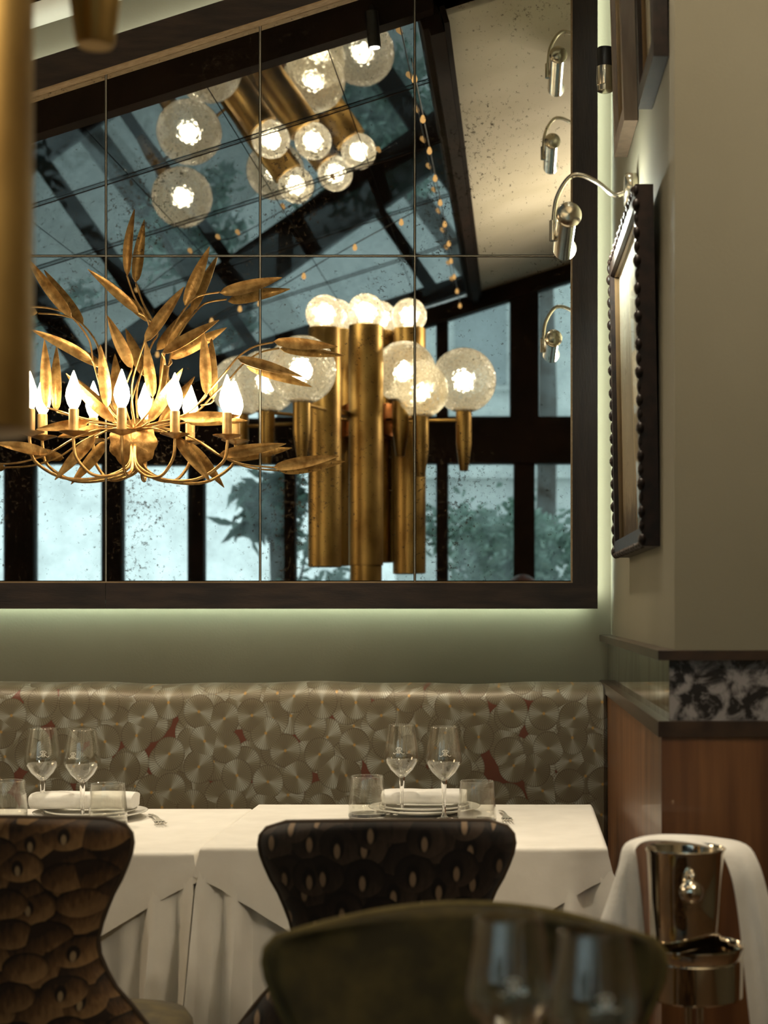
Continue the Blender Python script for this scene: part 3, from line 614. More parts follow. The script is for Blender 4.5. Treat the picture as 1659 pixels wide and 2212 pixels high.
def picture(d0, d1, z0, z1, th, mat, label, name='framed_picture', rail=0.035, lean=0.012, tex=m_engr, ornate=False):
    root = empty(name, (wx((d0+d1)/2), -(d0+d1)/2, z0), label, 'picture')
    def q(d, z, off): return Vector((wx(d)-off-lean*(z-z0)/(z1-z0), -d, z))
    def bar(da, db, za, zb_, o0, o1, nm, mt):
        MB().hexa([q(da, za, o0), q(db, za, o0), q(db, za, o1), q(da, za, o1), q(da, zb_, o0), q(db, zb_, o0), q(db, zb_, o1), q(da, zb_, o1)]).build(nm, mt, root)
    r = rail
    bar(d0, d1, z0, z0+r, .001, th, 'frame_rail', mat); bar(d0, d1, z1-r, z1, .001, th, 'frame_rail', mat)
    bar(d0, d0+r, z0+r, z1-r, .001, th, 'frame_stile', mat); bar(d1-r, d1, z0+r, z1-r, .001, th, 'frame_stile', mat)
    s = .0035
    for da, db, za, zb_ in ((d0+r, d1-r, z0+r, z0+r+s), (d0+r, d1-r, z1-r-s, z1-r), (d0+r, d0+r+s, z0+r+s, z1-r-s), (d1-r-s, d1-r, z0+r+s, z1-r-s)):
        bar(da, db, za, zb_, .002, th*.72, 'gilt_slip', m_gilt)
    bar(d0+r+s, d1-r-s, z0+r+s, z1-r-s, .002, th*.42, 'print', tex)
    bar(d0+r+s, d1-r-s, z0+r+s, z1-r-s, th*.5, th*.5+.002, 'glazing', m_picglass)
    if ornate:
        bead = MB().lathe([(.0001, -.013), (.005, -.010), (.0085, -.003), (.0085, .004), (.005, .010), (.0001, .013)], (0, 0, 0), 8)
        b0 = None; nb = 26
        spots = []
        for k in range(nb):
            z = z0+.012+(z1-z0-.024)*k/(nb-1)
            for d in (d0+.004, d1-.004): spots.append((d, z, 0))
        for k in range(1, 24):
            d = d0+.004+(d1-d0-.008)*k/24
            for z in (z0+.004, z1-.004): spots.append((d, z, 1))
        for d, z, hz in spots:
            p = q(d, z, th-.0015); kk = spots.index((d, z, hz)); sc_ = (.95, .7, .85, .6)[(kk//2) % 4]
            if b0 is None:
                b0 = bead.build('carved_bead', m_pic_frame, root, True, origin=(0, 0, 0)); b0.location = p-WORLD[root.name]
                if hz: b0.rotation_euler = (PI/2, 0, 0)
            else: share('carved_bead', b0, root, p, (PI/2, 0, 0) if hz else None, (sc_, sc_, 1.0))
    return root
picture(0.545, 1.235, 1.322, 1.985, 0.034, m_pic_frame, 'sepia print in dark carved beaded frame hung beside the mirror', ornate=True)
picture(0.50, 0.78, 2.238, 2.66, 0.030, m_pic_frame2, 'small picture in grey-brown box frame with gilt edge, high beside the mirror')
picture(1.09, 1.39, 2.166, 2.60, 0.028, m_pic_frame, 'small picture in a stepped black frame, high near the wall corner', tex=m_mat)
# small cylinder spot in the corner between mirror and upper picture
c = P(1307, 152, 3.95); sp = empty('wall_spot', (c.x, c.y, c.z-.054), 'small black and chrome cylinder spot beside the mirror frame top', 'spotlight')
MB().lathe([(.0205, .062), (.0205, .106), (.019, .108)], (c.x, c.y, c.z-.054), 24).build('cap', m_black, sp, AUTO)
MB().lathe([(.0195, .016), (.0205, .018), (.0205, .0619)], (c.x, c.y, c.z-.054), 24)  .build('barrel', m_nickel, sp, AUTO)
MB().lathe([(.012, .0), (.0185, .003), (.0195, .0159)], (c.x, c.y, c.z-.054), 24).build('reflector', m_spotface if False else m_nickel, sp, AUTO)
MB().tube([(c.x+.018, c.y, c.z+.02), (wx(.25)+.002, c.y, c.z+.02)], 0.007, 8).build('bracket', m_black, sp, AUTO)

# ================================================================ BANQUETTE
root = empty('banquette', (-0.9, -0.3, 0), 'long banquette upholstered in grey lily-pad jacquard under the mirror', 'bench')
prof = [(.030, .40), (.030, .98), (.020, 1.008), (-.02, 1.0165), (-.11, 1.0165), (-.150, 1.010), (-.175, .992), (-.185, .965), (-.192, .80), (-.200, .60), (-.205, .42)]
rows = []; N = 150; xa, xb = -2.3, 0.222
for i in range(N+1):
    u = i/N; x = xa+(xb-xa)*u; e_ = 1.0
    k = min(1.0, (xb-x)/.018+.0); kk = math.sqrt(max(0, 1-(1-k)**2)) if k < 1 else 1
    lump = .0025*math.sin(x*9)+.0016*math.sin(x*23+1)
    rows.append([Vector((x, y*1.0 if y > 0 else (y*(0.90+.10*kk)), z+(lump if z > .95 else 0)-(1-kk)*.012*(z > .9))) for y, z in prof])
mm = MB(); mm.grid(rows); mm.f.append(tuple(range(len(prof)))); mm.f.append(tuple(N*len(prof)+k for k in range(len(prof)-1, -1, -1)))
mm.build('back_cushion', m_banq, root, AUTO)
mm = MB(); rows = []
for x in (xa, xa+.01, xb-.01, xb):
    ins = .008 if x in (xa, xb) else 0
    rows.append([Vector((x, y, z)) for y, z in ((-.19, .34+ins), (-.66+ins, .34+ins), (-.69+ins, .36), (-.70+ins, .41), (-.68+ins, .455-ins), (-.64, .47-ins), (-.19, .46-ins))])
mm.grid(rows, True); mm.f.append(tuple(range(7))); mm.f.append(tuple(range(27, 20, -1))); mm.build('seat_cushion', m_olive, root, AUTO)
MB().box((xa, -.64, 0), (xb, .03, .34)).build('plinth', m_dwood, root)

# ================================================================ TABLES AND CLOTHS
def table(x0, x1, d0, d1, zt, label):
    root = empty('dining_table', ((x0+x1)/2, -(d0+d1)/2, 0), label, 'table', 'tables along the banquette')
    MB().box((x0+.01, -d1+.01, zt-.035), (x1-.01, -d0-.01, zt-.006)).build('tabletop', m_walnut, root)
    for sx in (x0+.07, x1-.07):
        for dd in (d0+.27, d1-.07):
            MB().box((sx-.022, -dd-.022, 0), (sx+.022, -dd+.022, zt-.035)).build('leg', m_leg, root)
def perim(x0, x1, d0, d1, n):            # points round the table, counter-clockwise from front-left, with arc distance to corner
    W, H = x1-x0, d1-d0; out = []
    for (ax, ay, bx, by, L, nx, ny) in ((x0, -d1, x1, -d1, W, 0, -1), (x1, -d1, x1, -d0, H, 1, 0), (x1, -d0, x0, -d0, W, 0, 1), (x0, -d0, x0, -d1, H, -1, 0)):
        for k in range(n):
            t = k/n; out.append((ax+(bx-ax)*t, ay+(by-ay)*t, L*t, L*(1-t), nx, ny, L))
    return out
def cloth(x0, x1, d0, d1, zt, drop_fn, flare, fold, label, name, th=0.0, n=56, gap=None, seed=0):
    rr = random.Random(seed); pr = perim(x0, x1, d0, d1, n); N = len(pr); rows = []
    levels = [0, .25, .5, .75, 1.0]+[1.0+k/12 for k in range(1, 13)]
    cx, cy = (x0+x1)/2, -(d0+d1)/2; rad = .010
    ph = [rr.uniform(0, 6) for _ in range(4)]
    rows.append([Vector((cx+(x-cx)*.5, cy+(y-cy)*.5, zt)) for x, y, *_ in pr])
    rows.append([Vector((cx+(x-cx)*.93, cy+(y-cy)*.93, zt+.0006*math.sin(9*x+7*y))) for x, y, *_ in pr])
    for lv in levels:
        row = []
        for i, (x, y, a, b, nx, ny, L) in enumerate(pr):
            c_ = min(a, b)
            # blend the normal round the corners
            kx = ky = 0
            if c_ < .05:
                j = 1 if b < a else -1; o = pr[(i+j*max(1, int(.05/L*n))) % N]; kx, ky = o[4], o[5]
            w_ = max(0, 1-c_/.05)*.5; vx, vy = nx*(1-w_)+kx*w_, ny*(1-w_)+ky*w_; q = math.hypot(vx, vy); vx, vy = vx/q, vy/q
            if lv <= 1:
                t = lv*PI/2; off = rad*math.sin(t)-rad; z = zt-rad*(1-math.cos(t))
            else:
                v = lv-1; dr = drop_fn(c_, L, x, y); dz = dr*v
                corner = math.exp(-(c_/.085)**2)
                ripple = math.sin(x*34+y*31+ph[0])*.55+math.sin(x*61-y*47+ph[1])*.3
                off = (flare*dz+fold*dz*(corner*(1.1+0.9*math.cos(c_*95))+.16*ripple*(0.4+dz)))
                z = zt-rad-dz
            ox = vx*off
            if gap: g2 = gap(vx, vy, x); ox = max(-g2, min(g2, ox))
            row.append(Vector((x+ox+th*vx, y+vy*off+th*vy, z+th*.6*(lv <= 1))))
        rows.append(row)
    m = MB(); m.grid(rows, True); m.f.append(tuple(range(N)))
    return tag(m.build(name, m_cloth, None, math.radians(60)), label, 'tablecloth')
TR = (-0.600, 0.158, 0.48, 1.14, 0.752); TL = (-1.385, -0.622, 0.48, 1.14, 0.742)
table(*TR, 'dining table under the right-hand white cloth, by the wood panelling')
table(*TL, 'dining table under the left-hand white cloth, below the leaf sconce')
side = lambda v, x: .009 if (x < -.57) and (x > -.66) else (.035 if x > .1 and v > .2 else 1.0)
for t, lab, k in ((TR, 'on the right-hand table by the wood panelling', 3), (TL, 'on the left-hand table below the leaf sconce', 5)):
    g_ = (lambda vx, vy, x: side(vx, x))
    zt = t[4]
    cloth(t[0], t[1], t[2], t[3], zt, lambda c_, L, x, y: (.70 if y < -.76 else .235), .02, .34, 'floor-length white undercloth '+lab, 'tablecloth', 0, gap=g_, seed=k)
    cloth(t[0]-.003, t[1]+.003, t[2]-.003, t[3]+.003, zt+.0025, lambda c_, L, x, y: .040+(.60*c_ if y < -.76 else .3*c_), .14, .10, 'white diamond-laid overcloth with pointed hem '+lab, 'overcloth', .005, gap=(lambda vx, vy, x: side(vx, x)+.002 if side(vx, x) < .1 else 1), seed=k+9)

# ================================================================ TABLEWARE
def wine_glass(label, group):
    root = empty('wine_glass', (0, 0, 0), label, 'glass', group)
    o = [(.0045, .082), (.012, .088), (.026, .101), (.0365, .117), (.0393, .127), (.0385, .138), (.0345, .165), (.0302, .190), (.0288, .198)]
    o2 = []
    for i in range(len(o)-1):
        for k in range(3): t = k/3; o2.append((o[i][0]+(o[i+1][0]-o[i][0])*t, o[i][1]+(o[i+1][1]-o[i][1])*t))
    o2.append(o[-1]); inn = [(max(.0001, r-.0011), z+(.003 if i < 4 else .0005)) for i, (r, z) in enumerate(o2)]
    MB().lathe(o2+[(.0283, .1986)]+inn[::-1], n=40, close=False).build('bowl', m_thin, root, True)
    MB().lathe([(.0001, .0902), (.0055, .089), (.0072, .0835), (.0060, .074), (.0044, .055), (.0038, .030), (.0042, .012), (.008, .005), (.020, .0028), (.0001, .0027)], n=20).build('stem', m_solid, root, True)
    MB().lathe([(.0001, .0026), (.020, .0027), (.036, .0018), (.0368, .0008), (.036, .0), (.0001, .0)], n=36).build('foot', m_thin, root, True)
    # etched monogram: two R back to back with swash legs, on the camera side of the bowl
    def on(x, z):
        r = lerp([.127, .138, .165, .190], [.0394, .0386, .0346, .0303], z)+.0004; a = x/r
        return Vector((r*math.sin(a), -r*math.cos(a), z))
    mg = MB(); zb_, h_ = .138, .0135
    for s in (-1, 1):
        mg.tube([on(s*.0012, zb_+h_*k/6) for k in range(7)], .0006, 5)
        arc = [on(s*(.0012+.0052*math.sin(PI*min(1, k/8))*1.0), zb_+h_-(h_*.52)*k/8) for k in range(9)]
        mg.tube(arc, .0006, 5)
        mg.tube([on(s*(.0016+.0085*(k/8)**1.0), zb_+h_*.48*(1-k/8)**1.6-.0006*(k/8)) for k in range(9)]+[on(s*.0125, zb_+.0012)], .0006, 5)
        mg.tube([on(s*.0028, zb_+.0002), on(s*.0028, zb_+h_*.42)], .0005, 5)
    mg.build('monogram', m_etch, root, True)
    return root
def tumbler(label, group):
    root = empty('tumbler', (0, 0, 0), label, 'glass', group)
    n = 72; rib = lambda a, i: 1+.012*math.cos(24*a)
    MB().lathe([(.0405, .004), (.0398, .030), (.0375, .060), (.0355, .088), (.0350, .0895), (.0343, .088), (.0362, .060), (.0384, .030), (.0388, .011), (.0001, .010)], n=n, mod=lambda a, i: (1+.013*math.cos(26*a)) if i < 2 or i in (7, 8) else 1, close=False).build('wall', m_thin, root, True)
    MB().lathe([(.0001, .0), (.0385, .0), (.0405, .0035), (.0405, .0039), (.0385, .0098), (.0001, .0098)], n=48).build('base', m_solid, root, True)
    return root
def plate(label):
    root = empty('plate_stack', (0, 0, 0), label, 'plate', 'laid plates')
    MB().lathe([(.0001, 0), (.075, 0), (.080, .003), (.122, .013), (.124, .015), (.121, .0155), (.082, .006), (.0001, .005)], n=56).build('charger', m_plate, root, True)
    MB().lathe([(.0001, .0062), (.065, .0062), (.070, .009), (.098, .017), (.100, .019), (.097, .0195), (.070, .0115), (.0001, .0105)], n=56).build('side_plate', m_plate, root, True)
    return root
def napkin_roll(label, w_, h_):
    rows = []; nr = 24
    for i in range(13):
        x = -w_/2+w_*i/12; e_ = .92 if i in (0, 12) else 1
        row = []
        for k in range(nr):
            a = 2*PI*k/nr; ry = .042*(abs(math.cos(a))**.6)*(1 if math.cos(a) > 0 else -1); rz = h_/2*(abs(math.sin(a))**.7)*(1 if math.sin(a) > 0 else -1)
            row.append(Vector((x+.001*math.sin(k), ry*e_, h_/2+rz*e_+.0008*math.sin(7*x*9+k))))
        rows.append(row)
    m = MB(); m.grid(rows, True); m.f.append(tuple(range(nr))); m.f.append(tuple(12*nr+k for k in range(nr-1, -1, -1)))
    o = m.build('napkin', m_napkin, None, math.radians(60)); return tag(o, label, 'napkin', 'folded napkins')
def fork(label):
    root = empty('fork', (0, 0, 0), label, 'fork', 'forks')
    MB().grid([[Vector((-w2, y, z)), Vector((w2, y, z)), Vector((w2, y, z+.0022)), Vector((-w2, y, z+.0022))] for y, z, w2 in ((-.10, .001, .005), (-.06, .004, .0035), (.0, .008, .0028), (.03, .006, .004), (.045, .003, .011), (.052, .003, .0115))], True).build('handle', m_steel, root, AUTO)
    for k in range(4):
        x = -.0095+k*.0063
        MB().tube([(x, .050, .0042), (x, .070, .003), (x, .090, .006), (x, .100, .009)], [.0016, .0015, .0013, .0006], 6).build('tine', m_steel, root, True)
    return root
def onT(px, z, zt): return Vector(((px-VX)/F*z, z-D, zt))
zR, zL = TR[4]+.0045, TL[4]+.0045
wg = wine_glass('x', 'wine glasses on the banquette tables'); tb = tumbler('x', 'ribbed tumblers on the banquette tables')
GL = [(868, 3.53, zR, 'left wine glass of the right-hand table, between tumbler and napkin', -0.10), (959, 3.47, zR, 'right wine glass of the right-hand table, beside the rightmost tumbler', 0.12),
      (92, 3.56, zL, 'leftmost wine glass on the left-hand table', 0.32), (178, 3.52, zL, 'wine glass left of the tumbler on the left-hand table', -0.28)]
TB = [(793, 3.50, zR, 'ribbed tumbler left of the wine glasses on the right-hand table'), (1030, 3.40, zR, 'ribbed tumbler right of the wine glasses on the right-hand table'),
      (18, 3.50, zL, 'ribbed tumbler cut by the left edge of the picture'), (233, 3.44, zL, 'ribbed tumbler in front of the napkin on the left-hand table')]
for k, (px, z, zt, lab, rz) in enumerate(GL):
    if k == 0: wg.location = onT(px, z, zt); wg['label'] = lab; wg.rotation_euler = (0, 0, rz)
    else: copy_tree(wg, onT(px, z, zt), rz, lab)
for k, (px, z, zt, lab) in enumerate(TB):
    if k == 0: tb.location = onT(px, z, zt); tb['label'] = lab
    else: copy_tree(tb, onT(px, z, zt), k*.07, lab)
pl = plate('stacked white plates under the napkin on the right-hand table'); pl.location = onT(917, 3.585, zR)
copy_tree(pl, onT(196, 3.575, zL), 0, 'stacked white plates under the napkin on the left-hand table')
nk = napkin_roll('white folded napkin on the plates of the right-hand table', .185, .030); nk.location = onT(917, 3.585, zR+.0198)
nk2 = napkin_roll('tall white folded napkin on the plates of the left-hand table', .225, .036); nk2.location = onT(183, 3.575, zL+.0198)
fk = fork('steel fork right of the place setting on the right-hand table'); fk.location = onT(1090, 3.50, zR); fk.rotation_euler = (0, 0, PI+.1)
copy_tree(fk, onT(338, 3.52, zL), PI+.35, 'steel fork right of the place setting on the left-hand table')

# ================================================================ CHAIRS
def chair(name, label, mat_out, group=None, pipe=None):
    """local: back towards -y, seat towards +y"""
    root = empty(name, (0, 0, 0), label, 'chair', group); pipe = pipe or m_pipe
    H = .868; zs = [.30, .40, .47, .52, .56, .60, .64, .665, .70, .74, .77, .80, .83, .848, .860, .868]
    hw = [.275, .285, .272, .246, .212, .178, .157, .152, .160, .177, .193, .206, .210, .206, .195, .165]
    nt, ns = 44, 36
    def surf(side, inset=0.0):
        rows = []
        for i in range(nt+1):
            t = i/nt; z = .34+(H-.34)*(1-(1-t)**1.25); wd = lerp(zs, hw, z)
            row = []
            for k in range(ns+1):
                s = -1+2*k/ns; s = math.copysign(abs(s)**.85, s)
                edge = max(abs(s), (t-.94)/.06 if t > .94 else 0); prof_ = math.sqrt(max(0, 1-edge**9))
                th = .032+.012*(1-t)
                y = -.01-.055*(z-.34)/.5+.085*s*s*(.45+.55*t)
                crown = -.012*s*s if t > .97 else -.012*s*s*max(0, (t-.8)/.17)
                row.append(Vector((s*wd, y+side*th*prof_, z+crown-inset)))
            rows.append(row)
        return rows
    m = MB(); m.grid(surf(-1)); m.build('outer_back', mat_out, root, True)
    m = MB(); rw = surf(1); m.grid([list(reversed(r)) for r in rw]); m.build('inner_back', m_olive, root, True)
    # piping round the edge
    a = surf(0); path = [r[0] for r in a]+a[-1][1:-1]+[r[-1] for r in reversed(a)]
    MB().tube(path[::2]+[path[-1]], .0045, 6).build('piping', pipe, root, True)
    # seat: rounded cushion
    rows = []; n = 48
    def ring(k, z):
        out = []
        for i in range(n):
            t = 2*PI*i/n; cx_, sy = math.cos(t), math.sin(t); e_ = .55
            out.append(Vector((math.copysign(abs(cx_)**e_, cx_)*.240*k, .20+math.copysign(abs(sy)**e_, sy)*.20*k, z)))
        return out
    rows = [ring(.90, .365), ring(.98, .375), ring(1, .40), ring(1, .445), ring(.985, .475), ring(.94, .49), ring(.7, .498), ring(.35, .50), ring(.02, .50)]
    m = MB(); m.grid(rows, True); m.f.append(tuple(range(n-1, -1, -1))); m.build('seat', m_olive, root, True)
    rows = [ring(.88, .33), ring(.93, .335), ring(.93, .364), ring(.5, .3645)]
    m = MB(); m.grid(rows, True); m.f.append(tuple(range(n-1, -1, -1))); m.f.append(tuple(3*n+i for i in range(n))); m.build('apron', mat_out, root, AUTO)
    for sx in (-1, 1):
        MB().tube([(sx*.18, .36, .335), (sx*.195, .38, 0)], [.020, .012], 12).build('leg', m_leg, root, AUTO)
        MB().tube([(sx*.17, .04, .345), (sx*.195, -.03, 0)], [.020, .012], 12).build('leg', m_leg, root, AUTO)
    return root
ch = chair('upholstered_chair', 'dark feather-patterned chair in front of the right-hand table', m_feathd, pipe=m_pipe2); ch.location = ((836-VX)/F*2.66, 2.66-D+.0, 0); ch.rotation_euler = (0, 0, .05)
c2 = chair('upholstered_chair', 'brown feather-patterned chair at the left edge of the picture', m_feath, pipe=m_pipe2); c2.location = ((-2-VX)/F*2.56, 2.56-D, 0.024); c2.rotation_euler = (0, 0, -.06)
c2.location.z = 0.0; c2.scale = (1.0, 1.0, 1.022)
c3 = chair('upholstered_chair', 'out-of-focus olive velvet chair facing the viewer in the foreground', m_feath); c3.location = ((1004-VX)/F*1.76, 1.76-D, 0); c3.rotation_euler = (0, 0, PI-.03); c3.scale = (1.03, 1, 1.008)

# ================================================================ FOREGROUND TABLE AND GLASSES
nt_ = (-0.30, 0.36, D-1.52, D-0.95, 0.742)
root = empty('dining_table', (.03, -(nt_[2]+nt_[3])/2 if False else -D+1.23, 0), 'foreground table below the picture edge, carrying the blurred glasses', 'table')
x0, x1 = -.26, .34; ya, yb = -D+.98, -D+1.50
MB().box((x0, ya, .712), (x1, yb, .742)).build('tabletop', m_walnut, root)
MB().tube([(.04, -D+1.24, .712), (.04, -D+1.24, .03)], .04, 16).build('pedestal', m_leg, root, AUTO)
MB().lathe([(.20, 0), (.20, .015), (.06, .032)], (.04, -D+1.24, 0), 32).build('base', m_leg, root, AUTO)
copy_tree(wg, ((1100-VX)/F*1.42, -D+1.42, .742), .1, 'larger of two blurred wine glasses in the foreground, on the left', 'blurred foreground glasses')
copy_tree(wg, ((1283-VX)/F*1.36, -D+1.36, .742), .2, 'second blurred wine glass in the foreground, on the right', 'blurred foreground glasses')

# ================================================================ WINE BUCKET ON STAND WITH NAPKIN
zc = 2.42; X0 = (1500-VX)/F*zc; Y0 = zc-D
def bz(py): return EYE+(VY-py)/F*zc
st = empty('bucket_stand', (X0, Y0, 0), 'polished silver stand with ringed cup holding the wine bucket', 'stand')
MB().lathe([(.150, 0), (.150, .006), (.12, .016), (.03, .026), (.012, .034)], (X0, Y0, 0), 40).build('foot', m_chrome, st, AUTO)
for dx in (-.0085, .0085):
    MB().tube([(X0+dx, Y0, .03), (X0+dx, Y0, bz(2150))], .0055, 12).build('post', m_chrome, st, AUTO)
MB().lathe([(.001, bz(2152)), (.070, bz(2152)), (.0725, bz(2148)), (.0725, bz(2070)), (.0705, bz(2067)), (.0695, bz(2072)), (.0690, bz(2140)), (.001, bz(2142))], (X0, Y0, 0), 48, close=False).build('cup', m_chrome, st, AUTO)
MB().lathe([(.0700, bz(2068)), (.0725, bz(2064)), (.0738, bz(2047)), (.0748, bz(2042)), (.0744, bz(2039)), (.0725, bz(2041)), (.0712, bz(2048)), (.0690, bz(2062)), (.0690, bz(2068))], (X0, Y0, 0), 56, close=False).build('collar', m_chrome, st, AUTO)
Xb = (1464-VX)/F*zc; zb0, zb1 = bz(2058), bz(1832)
Xb = X0-.0135
bk = empty('wine_bucket', (Xb, Y0, zb0), 'polished silver wine bucket with ball knob, draped with a napkin', 'ice bucket')
hgt = zb1-zb0
MB().lathe([(.001, 0), (.048, 0), (.0515, .004), (.0535, hgt*.5), (.0575, hgt-.006), (.0595, hgt-.002), (.0600, hgt), (.0588, hgt+.001), (.0565, hgt-.003), (.0525, hgt*.5), (.050, .008), (.001, .007)], (Xb, Y0, zb0), 56, close=False).build('body', m_chrome, bk, AUTO)
kz = bz(1908); ky = Y0-.0560-.014
MB().sphere((Xb+.001, ky-.005, kz), .0178, 28, 16).build('knob', m_chrome, bk, True)
MB().tube([(Xb+.001, Y0-.054, kz+.004), (Xb+.001, ky+.008, kz+.002)], [.010, .006], 14).build('knob_stem', m_chrome, bk, AUTO)
MB().sphere((Xb+.004, Y0-.060, kz+.0205), .0065, 18, 10).build('knob_finial', m_chrome, bk, True)
# napkin band over the back of the rim, hanging left and right
fr = [(1398, 2075, 2.44), (1392, 2010, 2.44), (1384, 1930, 2.43), (1376, 1860, 2.425), (1374, 1830, 2.44), (1404, 1815, 2.46), (1476, 1818, 2.465), (1536, 1830, 2.455), (1560, 1846, 2.435), (1580, 1895, 2.425), (1592, 1960, 2.425), (1600, 2030, 2.425), (1612, 2145, 2.42), (1622, 2230, 2.42)]
bk_ = [(1268, 2085, 2.47), (1296, 1993, 2.47), (1318, 1930, 2.475), (1336, 1870, 2.48), (1351, 1822, 2.50), (1405, 1805, 2.54), (1480, 1803, 2.55), (1550, 1809, 2.54), (1612, 1824, 2.50), (1640, 1866, 2.475), (1662, 1940, 2.465), (1686, 2030, 2.46), (1712, 2145, 2.455), (1730, 2230, 2.45)]
A, B = smoothpath([P(*p) for p in fr], 4), smoothpath([P(*p) for p in bk_], 4)
rows = []; nb = 12
for i, (a, b) in enumerate(zip(A, B)):
    row = []
    u = i/(len(A)-1); hang = min(1, abs(u-.47)*2.6)**2
    for k in range(nb+1):
        t = k/nb; p = a.lerp(b, t); p = p+Vector((.0, -.004*math.sin(t*PI*3.2+u*2)*hang*1.6-.002*math.sin(t*PI), .004*math.sin(PI*t)*(1-hang)))
        row.append(p)
    rows.append(row+[p+Vector((0, .0022, -.0022)) for p in reversed(row)])
m = MB(); m.grid(rows, True); q = len(rows[0]); m.f.append(tuple(range(q-1, -1, -1))); m.f.append(tuple((len(rows)-1)*q+k for k in range(q)))
tag(m.build('draped_napkin', m_napkin, None, math.radians(60)), 'white cloth draped over the silver wine bucket', 'napkin')

# ================================================================ BRASS GLOBE LAMP (stands in the room, seen in the mirror; two of its tubes also seen directly, top left)
ZL_ = 6.70
base = RP(792, 1312, ZL_)
gl = empty('globe_lamp', (base.x, base.y, 0), 'tall sculptural brass tube lamp with crackled glass globes, reflected in the mirror', 'floor lamp')
def tall(px, zr, Rr, ybot, ytop, nm='brass_tube', grad=.077, to_floor=False):
    b, t = RP(px, ybot, zr), RP(px, ytop, zr); n = 28
    m = MB().lathe([(Rr*.90, 0), (Rr, .003), (Rr, t.z-b.z-.003), (Rr*.93, t.z-b.z), (Rr*.3, t.z-b.z)], b, n)
    o = m.build(nm, m_brass, gl, AUTO)
    if grad:
        c_ = t+Vector((0, 0, grad*.72)); g_ = MB().sphere(c_, grad, 28, 16).build('globe', m_globe, o, True)
        MB().sphere(c_, grad*.42, 16, 10).build('bulb', m_globebulb, o, True)
    return o
def short(px, zr, Rr, ybot, ytop, grad=.132, gdx=0, goff=.82):
    b, t = RP(px, ybot, zr), RP(px, ytop, zr); h_ = t.z-b.z
    o = MB().lathe([(Rr*.50, 0), (Rr*.56, .003), (Rr, h_*.42), (Rr, h_-.006), (Rr*1.35, h_-.005), (Rr*1.35, h_), (Rr*.3, h_)], b, 24).build('short_tube', m_brass, gl, AUTO)
    c_ = t+Vector((gdx, 0, grad*goff))
    MB().sphere(c_, grad, 32, 18).build('globe', m_globe, o, True); MB().sphere(c_, grad*.26, 16, 10).build('bulb', m_globebulb, o, True)
    # arm to the drum
    hub = Vector((base.x, base.y-.26, DRZ)); p = Vector((t.x, t.y, DRZ+.0)); p.z = min(max(p.z, b.z+.06), t.z-.02); MB().tube([hub.lerp(p, .1), p], .007, 8).build('arm', m_brass, o, AUTO)
    return o
DRZ = RP(792, 895, ZL_).z
tall(792, ZL_, .0715, 1222, 703)
b = RP(792, 1222, ZL_); MB().lathe([(.066, 0), (.066, b.z-.03), (.064, b.z)], (b.x, b.y, .025), 28).build('column', m_brass, gl, AUTO)
MB().lathe([(.24, 0), (.24, .012), (.20, .024), (.067, .026)], (b.x, b.y, 0), 48).build('foot', m_brass, gl, AUTO)
tall(703, 6.50, .0665, 1225, 708)
tall(728, 6.98, .066, 1222, 712)
t3 = tall(886, 7.05, .0725, 1240, 710)
tall(822, 7.12, .066, 1215, 715)
MB().lathe([(.10, -.07), (.118, -.068), (.118, .068), (.10, .07)], (base.x, base.y-.26, DRZ), 40).build('drum', m_copper, gl, AUTO)
short(653, 6.20, .034, 990, 860); short(577, 6.62, .034, 1002, 880); short(866, 6.80, .034, 985, 860, gdx=.02); short(911, 6.815, .0335, 1030, 893, .118); short(1004, 6.92, .0335, 1018, 880, .139)
short(520, 7.1, .034, 990, 885); short(735, 7.35, .034, 985, 868)
# tall tubes hang from the drum by brackets
for px, zr in ((792, ZL_), (703, 6.50), (728, 6.98), (886, 7.05), (822, 7.12)):
    p = RP(px, 895, zr); MB().tube([Vector((base.x, base.y-.26, DRZ)), Vector((p.x, p.y, DRZ))], .016, 10).build('bracket', m_brass, gl, AUTO)

# ================================================================ SPOT ON THE HEADER, STRING LIGHTS
def header_spot(X, label, energy, tgt):
    d_ = .395; zt_ = 2.80+RB*(X+.41)
    r_ = empty('ceiling_spot', (X, -d_, zt_), label, 'spotlight', 'spots on the roof header')
    ax = (Vector(tgt)-Vector((X, -d_, zt_))).normalized(); ax = (Vector((0.10, 0, -1)).normalized()*.8+ax*.2).normalized()
    top = Vector((X, -d_, zt_))-ax*.10
    MB().tube([top, Vector((X, -d_, zt_))], .0185, 20).build('body', m_black, r_, AUTO)
    MB().tube([Vector((X, -d_, zt_))+ax*.0003, Vector((X, -d_, zt_))+ax*.002], .0145, 18).build('lens', m_spotface, r_, AUTO)
    MB().tube([top, Vector((X-.01, -.43, top.z+.06))], .006, 8).build('bracket', m_black, r_, AUTO)
    lamp('ceiling_spot_light', 'SPOT', Vector((X, -d_, zt_))+ax*.006, energy, NEUT, tgt, spot_size=math.radians(70), spot_blend=.8, shadow_soft_size=.02)
header_spot(-.415, 'short black cylinder spot near the top centre of the mirror image', 46, (-.35, -.85, .75))
header_spot(-1.50, 'added black cylinder spot on the header, unseen behind the blurred brass tube', 34, (-1.0, -.85, .75))  # second spot, added out of view to light the left-hand table
